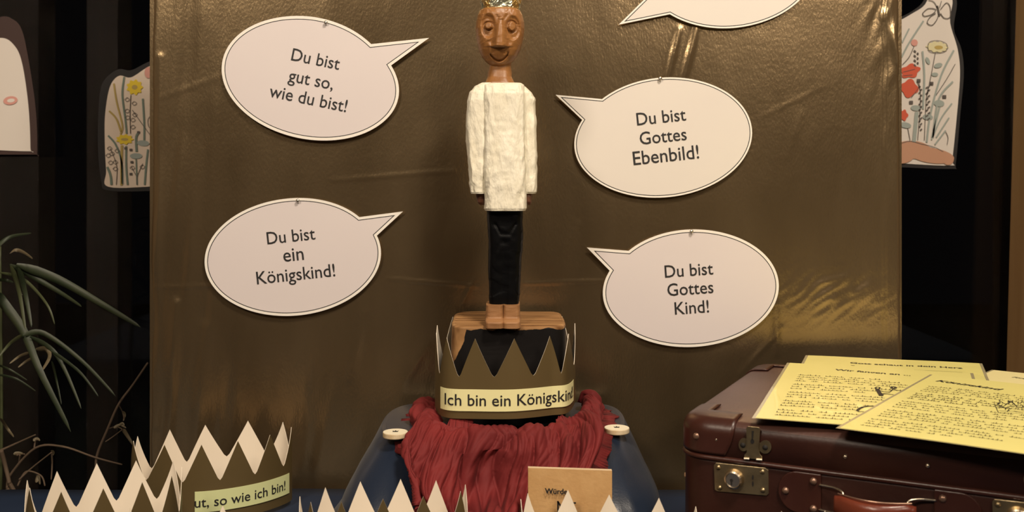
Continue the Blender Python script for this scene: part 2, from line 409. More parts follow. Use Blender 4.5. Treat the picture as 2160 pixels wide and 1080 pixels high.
# ------------------------------------------------------------------ red scarf
M_red = mat('red_crinkled_cotton', (.125, .0045, .0055), .8, col2=(.175, .009, .009), scale=14, bump=.35, bscale=160, sheen=.0, dist=.001)
ctl = [
 [(928,852,1.33),(915,838,1.33),(900,833,1.33),(884,842,1.33),(876,852,1.33),(873,860,1.33),(874,863,1.33),(876,864,1.33)],
 [(932,868,1.27),(915,850,1.27),(893,848,1.27),(872,862,1.27),(862,880,1.27),(858,891,1.27),(858,894,1.265),(860,896,1.265)],
 [(938,884,1.22),(918,868,1.215),(896,868,1.21),(872,890,1.190),(857,925,1.166),(855,965,1.148),(864,1000,1.135),(874,1035,1.125)],
 [(955,893,1.2),(935,885,1.196),(925,890,1.186),(905,925,1.162),(888,975,1.14),(885,1020,1.12),(893,1060,1.11),(895,1100,1.105)],
 [(1000,893,1.2),(990,890,1.19),(985,905,1.175),(972,945,1.155),(960,990,1.145),(952,1036,1.13),(950,1072,1.105),(950,1105,1.10)],
 [(1070,890,1.2),(1068,893,1.185),(1066,910,1.172),(1062,948,1.160),(1050,990,1.160),(1045,1040,1.145),(1035,1066,1.10),(1040,1100,1.085)],
 [(1140,892,1.2),(1142,893,1.185),(1145,910,1.172),(1140,948,1.158),(1130,995,1.150),(1120,1045,1.135),(1110,1072,1.11),(1110,1105,1.10)],
 [(1195,888,1.215),(1205,881,1.215),(1218,890,1.195),(1215,925,1.165),(1205,970,1.148),(1190,1020,1.132),(1180,1080,1.125),(1180,1100,1.12)],
 [(1213,872,1.25),(1228,852,1.25),(1248,860,1.225),(1268,890,1.19),(1273,930,1.168),(1262,975,1.150),(1240,1020,1.14),(1230,1050,1.13)],
 [(1222,852,1.31),(1230,830,1.31),(1250,826,1.3),(1272,842,1.29),(1282,868,1.28),(1284,885,1.27),(1282,893,1.265),(1280,897,1.262)],
 [(1218,847,1.34),(1228,827,1.34),(1248,826,1.34),(1262,838,1.34),(1272,850,1.34),(1276,860,1.34),(1277,862,1.34),(1276,863,1.34)]]
G = [[P(*q) for q in c] for c in ctl]
nu, nv = 420, 120
colsS = [spline(c, nv-1) for c in G]
S = []
for j in range(nv): S.append(spline([c[j] for c in colsS], nu-1))
V = []
for i in range(nu):
    for j in range(nv):
        p = S[j][i]; a = S[j][min(i+1, nu-1)]-S[j][max(i-1, 0)]; c = S[min(j+1, nv-1)][i]-S[max(j-1, 0)][i]
        n = a.cross(c); n.normalize()
        if n.dot(Vector((0, -1, .6))) < 0: n = -n
        u = i/(nu-1); v = j/(nv-1)
        w1 = u*13+.6*nz(u*5, v*1.8, 0)+.25*nz(u*3, v*4, 4)
        f = .028*abs(nz(w1, v*.8, 8))**.55-.0145
        w2 = u*29+.8*nz(u*7, v*3, 2)
        f += .011*abs(nz(w2, v*1.3, 5))**.6-.0055+.0042*abs(nz(u*58+v*4+1.5*nz(u*9, v*5, 1), v*3, 15))**.7-.002
        f += .0009*nz(u*80, v*14, 5)+.004*nz(u*8, v*4, 12)
        f *= (.45+.55*sm(.05, .45, v))*(1-.6*sm(.78, .95, v)*sm(.42, .25, u))*(.5+.5*sm(0, .1, u)*sm(1, .9, u))
        V.append(p+n*f)
sc_ = mk('scarf', V, grid_faces(nu, nv), M_red, smooth=True)
solidify(sc_, .0008, -1)
tag(sc_, 'crinkled dark red cotton scarf gathered around the plinth and hanging over the blue box', 'scarf')

# ------------------------------------------------------------------ carved figure
M_wood = mat('carved_wood', (.175, .068, .018), .42, col2=(.33, .15, .045), scale=9, stretch=(3, 3, .8), bump=.5, bscale=60, dist=.0012, lo=.3, hi=.7)
M_foot = mat('pale_wood', (.23, .105, .038), .6, col2=(.34, .17, .068), scale=14, stretch=(1, 4, 4), bump=.5, bscale=90)
M_white = mat('white_paint', (.74, .69, .545), .6, col2=(.80, .76, .63), scale=30, stretch=(2, 2, .7), bump=1, bscale=60, dist=.0035)
M_black = mat('black_paint', (.0018, .0018, .0022), .42, col2=(.003, .003, .0035), scale=20, spec=.14, bump=.6, bscale=60, dist=.0015)
M_hand = mat('reddish_wood', (.10, .03, .014), .5, col2=(.2, .09, .05), scale=60)
M_gold = mat('gold_leaf', (.78, .50, .16), .25, .9, col2=(.55, .56, .42), scale=70, detail=6, bump=1, bscale=150, dist=.002, lo=.45, hi=.55)
FY = 1.262
fig = thing('carved_figure', (P(1062, 0, FY).x, FY, ZB), 'carved wooden standing figure in white shirt and black trousers on a black plinth', 'sculpture')
def sect(cx, cy, hx, hy, z, n, e=3.2):
    out = []
    for k in range(n):
        t = 2*PI*k/n; c, s = math.cos(t), math.sin(t)
        out.append(Vector((cx+hx*math.copysign(abs(c)**(2/e), c), cy+hy*math.copysign(abs(s)**(2/e), s), z)))
    return out
def solid(name, keys, m, parent, Y=FY, n=56, rows=70, e=3.2, disp=None, amp=.0008, ns=45, facets=True, smooth=True, seed=0):
    """keys: (py, x_left, x_right, depth_half, ycentre_offset)"""
    V = []
    for r in range(rows):
        t = r/(rows-1)*(len(keys)-1); k = min(int(t), len(keys)-2); t -= k
        a, c = keys[k], keys[k+1]; q = [a[i]+(c[i]-a[i])*t for i in range(5)]
        z = P(0, q[0], Y).z; x0 = P(q[1], 0, Y).x; x1 = P(q[2], 0, Y).x
        for p in sect((x0+x1)/2, Y+q[4], (x1-x0)/2, q[3], z, n, e):
            d = Vector((p.x-(x0+x1)/2, (p.y-Y-q[4]), 0)); d.normalize()
            g = amp*nz(p.x+seed, p.y, p.z*.6, ns)+amp*.5*nz(p.x, p.y, p.z, ns*2.6)
            if disp: g += disp((p.x*F/Y+CX), HY-(p.z-ZC)*F/Y, p.y < Y+q[4])
            V.append(p+d*g)
    Fc = grid_faces(rows, n, True)+[tuple(range(n))[::-1], tuple((rows-1)*n+k for k in range(n))]
    return fixn(mk(name, V, Fc, m, parent, smooth=smooth))
# head: dense ellipsoid pushed into an egg, with the carved face
def head():
    nlat, nlon = 130, 150; V = []
    prof = [(20, 36), (24, 43), (34, 47.5), (48, 50.5), (62, 51.5), (78, 50), (94, 47), (108, 43), (120, 37), (130, 29), (138, 19), (143, 9), (145, 2)]
    def hw(y):
        for (a, ra), (c, rc) in zip(prof, prof[1:]):
            if y <= c: return ra+(rc-ra)*(y-a)/(c-a)
        return 2
    for i in range(nlat):
        y = 20+125*(i/(nlat-1)); 
        if i > nlat-22: y = 20+125*(1-(1-(i/(nlat-1)))**1.15*1.0) if False else y
        w_ = hw(y)*(FY/F); dep = .027*(w_/(51.5*FY/F))**.7
        cxp = 1054+1.0*math.sin(y/30)
        for k in range(nlon):
            t = 2*PI*k/nlon; c, s = math.cos(t), math.sin(t); e = 2.5
            x = cxp*1.0; X = P(cxp, 0, FY).x+w_*math.copysign(abs(c)**(2/e), c); Yy = FY+dep*math.copysign(abs(s)**(2/e), s)
            px = X*F/FY+CX; h = 0
            if s < 0:                    # front
                fr = min(1, -s*1.6)
                # chisel facets
                h += .0010*scoop(px, y*.7, 1/15)+.0010*round(2.4*nz(px, y, 0, 1/24))/2.4
                # eye sockets
                for ex, ey, rx, ry in ((1031, 60, 15, 26), (1082, 64, 15, 25)):
                    q = ((px-ex)/rx)**2+((y-ey)/ry)**2
                    h -= .0036*(1-sm(.5, 1.2, q))
                for ex, ey, rx, ry in ((1031, 60, 8, 7.5), (1080, 61, 8, 10)):
                    q = ((px-ex)/rx)**2+((y-ey)/ry)**2
                    h += .0042*(1-sm(.7, 1.15, q))
                    h -= .0022*math.exp(-((q-1.5)/.35)**2)
                # brow facet
                q = abs(px-1059)/max(1, (50-y)*.75) if y < 50 else 9
                if 34 < y < 50 and q < 1: h += .0022*(1-q*.5)
                # nose wedge
                if 44 < y < 103.5:
                    nw = 5+13*(y-44)/60; q = abs(px-(1057-(y-44)*.05))/nw
                    nh = .0025+.0060*(y-44)/60
                    h += nh*max(0, 1-max(0, q-.35)/.75)
                # mouth and the flat around it
                my = 117+14*(1-((px-1053)/19)**2) if abs(px-1053) < 19 else 999
                h -= .0050*math.exp(-((y-my)/2.1)**2)
                if y > 103: h -= .0012*sm(34, 22, abs(px-1053))*(1-sm(126, 138, y))
                # cheek ridges left and right of the mouth
                h += .0014*math.exp(-((px-1034-(y-105)*.1)/3.5)**2)*sm(92, 100, y)*(1-sm(112, 124, y))
                h += .0014*math.exp(-((px-1077)/3.5)**2)*sm(92, 100, y)*(1-sm(118, 135, y))
                h *= fr
            z = P(0, y, FY).z
            V.append(Vector((X, Yy-h, z)))
    Fc = grid_faces(nlat, nlon, True)+[tuple(range(nlon))[::-1], tuple((nlat-1)*nlon+k for k in range(nlon))]
    return fixn(mk('head', V, Fc, M_wood, fig, smooth=True))
head()
solid('neck', [(130, 1034, 1078, .012, .002), (150, 1029, 1079, .013, .003), (163, 1027, 1080, .014, .002), (174, 1023, 1085, .016, 0), (190, 1020, 1090, .018, 0)], M_wood, fig, rows=40, e=2.4)
def torso(px, py, front):
    h = 0
    if front:
        h += .0013*round(3*nz(px*1.3, py*.6, 2, 1/30))/3
        h += .0010*ridge(nz(px*2.5, py*.5, 6, 1/26))+.0010*scoop(px*1.5, py*.6, 1/26)
        if py > 330: h += .0012*nz(px*2.2+py*.5, py*.4, 9, 1/14)
    return h
solid('shirt', [(177, 1032, 1098, .019, 0), (181, 1024, 1103, .023, -.001), (200, 1021, 1105, .026, -.002), (280, 1021, 1106, .027, -.002), (350, 1021, 1108, .027, -.003), (400, 1021, 1109, .028, -.003), (438, 1022, 1110, .028, -.003), (443, 1024, 1108, .027, -.003)], M_white, fig, n=120, rows=150, e=5, disp=torso)
solid('sleeve', [(176, 1016, 1038, .014, 0), (182, 1003, 1042, .018, 0), (196, 992, 1042, .021, 0), (215, 986, 1040, .022, 0), (300, 986, 1036, .022, 0), (370, 989, 1032, .021, 0), (404, 992, 1030, .021, 0), (408, 994, 1028, .020, 0)], M_white, fig, n=80, rows=110, e=3.6, disp=torso, amp=.0011, seed=3)
solid('sleeve', [(177, 1086, 1098, .013, .004), (184, 1086, 1108, .017, .004), (197, 1090, 1122, .020, .004), (212, 1094, 1129, .020, .004), (300, 1098, 1131, .021, .004), (370, 1100, 1132, .021, .004), (404, 1100, 1132, .021, .004), (408, 1102, 1130, .020, .004)], M_white, fig, n=80, rows=110, e=4, disp=torso, amp=.0008, seed=9)
for sgn, xs in ((-1, (1004, 1023)), (1, (1106, 1121))):
    hnd = solid('hand', [(402, xs[0], xs[1]+2, .011, 0), (415, xs[0], xs[1]+1, .012, -.001), (426, xs[0]+3, xs[1], .010, -.002), (432, xs[0]+8, xs[1]-2, .006, -.002)], M_hand, fig, n=28, rows=20)
def legs(px, py, front):
    h = 0
    c = 1064
    if py > 505: h -= .0048*math.exp(-((px-c)/3.2)**2)
    if front and 470 < py < 506:
        q = abs(px-1066); h -= .0028*sm(2, 0, abs(q-(506-py)*.62)/2)
    h += .0010*round(2*nz(px*.7, py*.35, 4, 1/22))/2
    return h
solid('trousers', [(440, 1028, 1103, .022, .001), (455, 1028, 1103, .022, .001), (520, 1030, 1102, .021, .002), (580, 1030, 1098, .019, .002), (625, 1031, 1096, .018, .002), (640, 1032, 1094, .017, .002)], M_black, fig, n=120, rows=110, e=4.2, disp=legs)
# feet on the plinth top
ZP = ZC-.1874
for cxp, wd in ((1044, 21), (1079, 20)):
    V = []; rows, n = 18, 36
    for r in range(rows):
        t = r/(rows-1); z = ZP+.0255*(1-t)-.001
        x = P(cxp, 0, 1.262).x; hx = wd*1.262/F*(.86+.12*t); yf = 1.262-.026-.011*sm(.55, .75, t)*1.0; yb = 1.262+.02
        for p in sect(x, (yf+yb)/2, hx, (yb-yf)/2, z, n, 5): V.append(p+Vector((0, .0006*nz(p.x, p.z, 0, 120), 0)))
    Fc = grid_faces(rows, n, True)+[tuple(range(n))[::-1], tuple((rows-1)*n+k for k in range(n))]
    fixn(mk('foot', V, Fc, M_foot, fig, smooth=False))
# head crown
b = MB(); n = 60; prof = []
V = []; c0 = P(1056, 0, FY).x
for r in range(14):
    for k in range(n):
        t = 2*PI*k/n; ph = (k % 10)/10; tip = 1-abs(2*ph-1)
        y = 26-r/13*(26+14+26*tip); rad = (39+.16*(26-y))*FY/F+.0012*nz(math.cos(t)*3, math.sin(t)*3, y*.25, 2)
        V.append(Vector((c0+rad*math.cos(t), FY+rad*.66*math.sin(t), P(0, y, FY).z)))
cw = mk('gilded_headpiece', V, grid_faces(14, n, True), M_gold, fig, smooth=False); solidify(cw, .0022, -1)
cw['label'] = 'gold leaf crown'
# plinth: rough block, black paint, bare wood on the top and at the left front corner
def plinth_mat():
    m = bpy.data.materials.new('painted_block'); m.use_nodes = True; nt = m.node_tree; bs = nt.nodes['Principled BSDF']
    tc = nt.nodes.new('ShaderNodeTexCoord'); sp = nt.nodes.new('ShaderNodeSeparateXYZ'); nt.links.new(tc.outputs['Object'], sp.inputs[0])
    n = nt.nodes.new('ShaderNodeTexNoise'); n.inputs['Scale'].default_value = 45; n.inputs['Detail'].default_value = 6; nt.links.new(tc.outputs['Object'], n.inputs[0])
    def math_(op, a, c=None, v=None):
        q = nt.nodes.new('ShaderNodeMath'); q.operation = op
        nt.links.new(a, q.inputs[0])
        if c is not None: nt.links.new(c, q.inputs[1])
        if v is not None: q.inputs[1].default_value = v
        return q.outputs[0]
    nn = math_('MULTIPLY', n.outputs['Fac'], v=.012)
    top = math_('GREATER_THAN', math_('ADD', sp.outputs[2], nn), v=(ZP-ZB)+.0025)
    # bare streak: left of a slanting line on the front left corner
    sl = math_('MULTIPLY', sp.outputs[2], v=.42)
    ln = math_('SUBTRACT', sp.outputs[0], sl)
    st = math_('LESS_THAN', math_('ADD', ln, nn), v=-.0865)
    fr = math_('LESS_THAN', sp.outputs[1], v=-.005)
    st2 = math_('MULTIPLY', st, fr)
    mx = math_('MAXIMUM', top, st2)
    wn = nt.nodes.new('ShaderNodeTexNoise'); wn.inputs['Scale'].default_value = 14; mp = nt.nodes.new('ShaderNodeMapping'); mp.inputs['Scale'].default_value = (1, 9, 3)
    nt.links.new(tc.outputs['Object'], mp.inputs[0]); nt.links.new(mp.outputs[0], wn.inputs[0])
    r = nt.nodes.new('ShaderNodeValToRGB'); r.color_ramp.elements[0].color = (.13, .055, .018, 1); r.color_ramp.elements[1].color = (.42, .235, .10, 1)
    r.color_ramp.elements[0].position = .3; r.color_ramp.elements[1].position = .7; nt.links.new(wn.outputs['Fac'], r.inputs[0])
    mix = nt.nodes.new('ShaderNodeMix'); mix.data_type = 'RGBA'; nt.links.new(mx, mix.inputs[0]); mix.inputs[6].default_value = (.007, .006, .006, 1)
    nt.links.new(r.outputs[0], mix.inputs[7]); nt.links.new(mix.outputs[2], bs.inputs['Base Color']); bs.inputs['Roughness'].default_value = .5; bs.inputs['Specular IOR Level'].default_value = .22
    bp = nt.nodes.new('ShaderNodeBump'); bp.inputs['Strength'].default_value = .5; bp.inputs['Distance'].default_value = .001
    nt.links.new(n.outputs['Fac'], bp.inputs['Height']); nt.links.new(bp.outputs[0], bs.inputs['Normal'])
    return m
px0, px1 = P(949, 0, 1.24).x, P(1195, 0, 1.24).x
V = []; rows, n = 26, 96; zb0 = ZB+.004
for r in range(rows):
    t = r/(rows-1)
    if r < rows-3: z = zb0+(ZP-zb0-.003)*r/(rows-4); ins = 0
    else: z = ZP-.003+.003*((r-rows+4)/3)**.6; ins = .0035*((r-rows+4)/3)**2
    for p in sect((px0+px1)/2, 1.304, (px1-px0)/2-ins, .066-ins, z, n, 7):
        V.append(p+Vector((.0012*nz(p.y, p.z, 1, 25), .0015*nz(p.x, p.z, 2, 25), .0012*nz(p.x, p.y, 2, 22) if r > rows-4 else 0)))
Fc = grid_faces(rows, n, True)+[tuple(range(n))[::-1], tuple((rows-1)*n+k for k in range(n))]
pl = fixn(mk('plinth', V, Fc, plinth_mat(), fig)); pl['label'] = 'black painted block with bare brown wood top'

# ------------------------------------------------------------------ paper crowns
M_crown_out = mat('olive_gold_card', (.150, .105, .042), .42, .45, col2=(.168, .118, .050), scale=6)
M_crown_tan = mat('tan_gold_card', (.20, .125, .05), .5, .25, col2=(.22, .14, .056), scale=6)
M_crown_in = mat('cream_card_inside', (.80, .71, .58), .7, col2=(.83, .74, .61), scale=9)
M_strip = mat('pale_yellow_strip', (.80, .76, .40), .55)
M_strip2 = mat('green_yellow_strip', (.62, .66, .34), .55)
def crown(tips, base, H, label, strip=None, valley=.048, overlap=None, group='paper crowns around the display'):
    """tips: (px,py) of the spikes around the loop, all at height base+H"""
    T = [Pz(x, y, base+H) for x, y in tips]; N = len(T); per = 16
    path = []; 
    for p in spline([Vector((q.x, q.y, 0)) for q in T], N*per, closed=True): path.append(p)
    M = N*per; V = []; rows = 4
    for i in range(M):
        f = (i % per)/per; d = abs(f-.5)*2                # 1 at tip, 0 at valley
        d = max(0, (d-.06)/.94)
        zt_ = valley+(H-valley)*d
        for k in range(rows+1):
            z = base+(zt_ if k == rows else min(valley*.97, zt_)*k/(rows-1) if k < rows else 0)
            V.append(Vector((path[i].x, path[i].y, z)))
    Fc = [(i*(rows+1)+k, ((i+1) % M)*(rows+1)+k, ((i+1) % M)*(rows+1)+k+1, i*(rows+1)+k+1) for i in range(M) for k in range(rows)]
    # sense of the loop
    A = sum(path[i].x*path[(i+1) % M].y-path[(i+1) % M].x*path[i].y for i in range(M))
    if A < 0: Fc = [f[::-1] for f in Fc]
    o = mk('paper_crown', V, Fc, [M_crown_out, M_crown_in]); solidify(o, .0006, -1, 1, 1)
    tag(o, label, 'crown', group)
    cx = sum(p.x for p in path)/M; cy = sum(p.y for p in path)/M
    if strip:
        body, xa, xb, ta, tb, m, z0, z1, tz, tw = strip[:10]; ymax = strip[10] if len(strip) > 10 else cy+.02
        # walk the front of the path from px xa to xb
        L = spline([Vector((q.x, q.y, 0)) for q in T], N*80, closed=True); K = len(L)
        pxs = [p.x/p.y*F+CX for p in L]
        ia = min((i for i in range(K) if L[i].y < cy), key=lambda i: abs(pxs[i]-xa))
        ib = min((i for i in range(K) if L[i].y < ymax), key=lambda i: abs(pxs[i]-xb))
        def walk(step):
            out = [L[ia]]; i = ia
            for _ in range(K):
                if i == ib: break
                i = (i+step) % K; out.append(L[i])
            return out
        w1, w2 = walk(1), walk(-1); W = w1 if len(w1) < len(w2) else w2
        c = Vector((cx, cy, 0))
        S = [0]
        for i in range(1, len(W)): S.append(S[-1]+(W[i]-W[i-1]).length)
        def at(s, off):
            s = max(0, min(S[-1]-1e-6, s)); k = 0
            lo, hi = 0, len(S)-1
            while hi-lo > 1:
                mid = (lo+hi)//2
                if S[mid] <= s: lo = mid
                else: hi = mid
            k = lo; p = W[k].lerp(W[k+1], (s-S[k])/max(1e-9, S[k+1]-S[k]))
            tg = (W[min(k+2, len(W)-1)]-W[max(0, k-2)]).normalized(); nn = Vector((tg.y, -tg.x, 0))
            if nn.dot(p-c) < 0: nn = -nn
            return p+nn*off
        V = []; n = 60
        for i in range(n):
            s = S[-1]*i/(n-1)
            for z in (z0, z1): q = at(s, .0012); V.append(Vector((q.x, q.y, base+z)))
        st = mk('label_strip', V, [(2*i, 2*i+2, 2*i+3, 2*i+1) for i in range(n-1)], m, o); solidify(st, .0003, 0)
        tv, tf = text_mesh(body, (tb-ta)*S[-1], bold=.004); mid = (ta+tb)/2*S[-1]
        TV = []
        for v in tv: q = at(mid+v.x, .0019); TV.append(Vector((q.x, q.y, base+tz+v.y)))
        mk('lettering', TV, tf, M_ink, st)
    return o
# crown around the plinth
crown([(942, 712), (1002, 714), (1085, 714), (1160, 709), (1200, 704), (1213, 682), (1186, 667), (1110, 664), (1030, 664), (955, 668), (922, 686), (920, 702)],
      ZC-.2867, .092, 'olive gold paper crown around the black plinth with strip Ich bin ein Königskind!',
      ('Ich bin ein Königskind!', 931, 1214, .05, .955, M_strip, .009, .034, .0155, 0, 1.250))
crown([(290, 920), (358, 906), (433, 896), (523, 887), (597, 890), (615, 901), (570, 917), (502, 930), (425, 938), (347, 938), (281, 930)],
      TAB, .092, 'paper crown at left by the board with strip ending so wie ich bin!',
      ('ut, so wie ich bin!', 411, 617, .0, .93, M_strip2, .012, .037, .0185, 0))
crown([(57, 1013), (120, 994), (204, 977), (287, 971), (366, 971), (384, 985), (362, 1003), (300, 1017), (218, 1030), (129, 1037), (62, 1029)],
      TAB, .092, 'plain paper crown at the far left edge, without a strip')
crown([(632, 1047), (686, 1028), (760, 1015), (845, 1010), (920, 1013), (982, 1022), (972, 1036), (893, 1047), (808, 1052), (720, 1058), (655, 1059)],
      TAB, .092, 'paper crown in front of the hanging red scarf, left of the cardboard card')
crown([(1113, 1040), (1198, 1033), (1285, 1043), (1390, 1050), (1468, 1068), (1475, 1090), (1420, 1108), (1330, 1112), (1240, 1108), (1150, 1096), (1098, 1053)],
      TAB, .092, 'paper crown in front of the cardboard card reading Würde')
crown([(1600, 1096), (1648, 1078), (1740, 1076), (1830, 1100), (1850, 1130), (1780, 1170), (1700, 1180), (1610, 1150), (1580, 1120)],
      TAB, .115, 'paper crown in front of the brown suitcase, only two tips showing')
crown([(275, 1071), (360, 1090), (470, 1066), (545, 1092), (560, 1120), (480, 1140), (390, 1145), (300, 1135), (250, 1105)],
      TAB, .092, 'paper crown at the bottom edge below the strip so wie ich bin!, only tips showing')

# ------------------------------------------------------------------ cardboard card
M_kraft = mat('kraft_card', (.50, .29, .115), .7, col2=(.56, .34, .145), scale=60, bump=.3, bscale=300)
M_kraft_e = mat('pale_card_edge', (.62, .47, .30), .7)
tl, tr = P(1114, 987, 1.088), P(1291, 993, 1.080)
zl = TAB+.001; lean = Vector((0, -.022, -1)).normalized()
hh = (tl.z-zl)/(-lean.z); bl = tl+lean*hh; hr = (tr.z-zl)/(-lean.z); br = tr+lean*hr
dn = Vector((.0, .006, 0))
o = mk('cardboard_card', [tl, tr, br, bl, tl+dn, tr+dn, br+dn, bl+dn], [(0,3,2,1),(4,5,6,7),(0,1,5,4),(1,2,6,5),(2,3,7,6),(3,0,4,7)], [M_kraft, M_kraft_e], fmat=[0,0,1,1,1,1])
tag(o, 'brown cardboard card printed Würde standing before the red scarf', 'card')
ex = (tr-tl).normalized(); ez = -lean; nrm = Vector((0, -1, 0))
tv, tf = text_mesh('Würde', 48*1.084/F, bold=.03); V = []; Fc = []
c = P(1173, 1042, 1.084-.0022)
for v in tv: V.append(c+ex*v.x+Vector((0, 0, 1))*v.y)
Fc += tf
def stroke(a, c, wd, Y):
    A, C_ = P(*a, Y), P(*c, Y); d = (C_-A); nn = Vector((-d.z, 0, d.x)).normalized()*wd*.5; b0 = len(V)
    V.extend([A+nn, C_+nn, C_-nn, A-nn]); Fc.append((b0, b0+1, b0+2, b0+3))
for a, c2 in (((1177, 1058), (1177, 1085)), ((1176, 1057), (1192, 1082)), ((1193, 1085), (1196, 1074)), ((1206, 1061), (1215, 1061))): stroke(a, c2, .0018, 1.079)
mk('lettering', V, Fc, M_ink, o)

# ------------------------------------------------------------------ wooden discs
M_disc = mat('white_disc_paint', (.78, .72, .55), .6); M_disc_e = mat('bare_disc_edge', (.55, .40, .22), .7, col2=(.68, .56, .38), scale=60)
AX = (Vector((1,0,0)), Vector((0,1,0)), Vector((0,0,1)))
for (cxp, cyp, lab) in ((834, 921, 'left'), (1301, 912, 'right')):
    c = Pz(cxp, cyp, ZB+.0005); r = 26.5*c.y/F; b = MB()
    b.lathe(c, [(r*.97, 0), (r, .0008), (r, .0050), (r*.975, .0058)], AX, 40)
    b.M = [1]*len(b.M); b.M[-1] = 0
    o = b.build('wooden_disc', [M_disc, M_disc_e]); tag(o, 'white wooden disc with a tiny crown mark, on the blue box %s of the scarf' % lab, 'disc', 'wooden discs on the blue box')
    c = c+Vector((0, .001, .0061)); pts = [(-7, -3.5), (7, -3.5), (8, 4), (4, 0), (0, 5), (-4, 0), (-8, 4)]
    mk('crown_mark', [c+Vector((x*.00042, y*.0008, 0)) for x, y in pts], [(0,1,2,3), (0,3,4,5), (0,5,6)], M_ink, o)

# ------------------------------------------------------------------ suitcase
M_leather = mat('brown_fibreboard', (.024, .0065, .004), .42, col2=(.034, .0105, .0065), scale=12, bump=.35, bscale=220, dist=.0005, spec=.32)
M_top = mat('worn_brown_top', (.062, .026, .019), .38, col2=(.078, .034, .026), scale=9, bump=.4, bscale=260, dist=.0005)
M_patch = mat('brown_leather_patch', (.034, .009, .0055), .34, col2=(.046, .014, .009), scale=20, bump=.3, bscale=150, dist=.0006)
M_handle = mat('red_brown_leather', (.10, .016, .008), .3, col2=(.14, .03, .014), scale=25, bump=.3, bscale=120)
M_brass = mat('dull_brass', (.42, .33, .19), .36, .95, col2=(.30, .23, .13), scale=70, bump=.15, bscale=300)
M_steel = mat('worn_nickel', (.72, .62, .48), .25, 1)
M_dark = mat('dark_hole', (.006, .004, .003), .8)
M_rivet = mat('brown_rivet', (.28, .17, .12), .35, .7)
M_chip = mat('chipped_fibre', (.5, .3, .17), .8)
ANG = math.radians(27); UX = Vector((math.cos(ANG), -math.sin(ANG), 0)); UY = Vector((math.sin(ANG), math.cos(ANG), 0)); UZ = Vector((0, 0, 1))
ZT = ZC-.2465; C0 = Pz(1437, 872, ZT); C0 = Vector((C0.x-.004, C0.y-.002, TAB+.001))
def S3(s, d, z): return C0+UX*s+UY*d+UZ*(z-C0.z)
def front(px, py, off=0):                # pixel -> (s,z) on the front face
    d = ray(px, py); n = -UY; t = (C0+n*off-CAM).dot(n)/d.dot(n); p = CAM+d*t; return ((p-C0).dot(UX), p.z)
s1 = front(1566, 1000)[0]; s2 = front(2168, 1040)[0]; SL = s1+s2; SD = .325
zs = front(1500, 963)[1]                 # lid seam height
suit = thing('suitcase', C0, 'old dark brown suitcase with metal locks, yellow song sheets on its lid', 'suitcase')
def perim(s, d, L, D, r, n=10):          # rounded rectangle in plan, starting at the front left
    pts = []
    for cx, cy, a0 in ((L-r, r, -PI/2), (L-r, D-r, 0), (r, D-r, PI/2), (r, r, PI)):
        for k in range(n+1):
            a = a0+PI/2*k/n; pts.append((cx+r*math.cos(a)+s, cy+r*math.sin(a)+d))
    return pts
def shell(name, prof, m, fm=None):
    """prof: (inset, z)"""
    b = MB(); V = []; n = None
    for ins, z in prof:
        r = max(.004, .030-ins*.6); ps = perim(ins, ins, SL-2*ins, SD-2*ins, r); n = len(ps)
        for s, d in ps: V.append(S3(s, d, z))
    Fc = grid_faces(len(prof), n, True)+[tuple(range(n))[::-1], tuple((len(prof)-1)*n+k for k in range(n))]
    o = mk(name, V, Fc, m, suit, smooth=True)
    for p in o.data.polygons:
        if len(p.vertices) > 4: p.use_smooth = False
    return fixn(o)
shell('body', [(.006, C0.z), (.001, C0.z+.004), (0, C0.z+.012), (0, zs-.006), (.001, zs-.0015)], M_leather)
lidp = [(.002, zs-.001), (0, zs+.001), (0, ZT-.015)]+[(.012*(1-math.cos(a)), ZT-.015+.013*math.sin(a)) for a in (.3, .6, .9, 1.2, 1.5)]+[(.03, ZT-.0008), (.08, ZT)]
lid = shell('lid', lidp, [M_leather, M_top])
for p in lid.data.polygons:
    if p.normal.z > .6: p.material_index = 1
shell('rim_bead', [(-.0005, zs-.004), (-.0022, zs-.0025), (-.0026, zs-.001), (-.0018, zs+.0008), (0, zs+.0016)], M_patch)
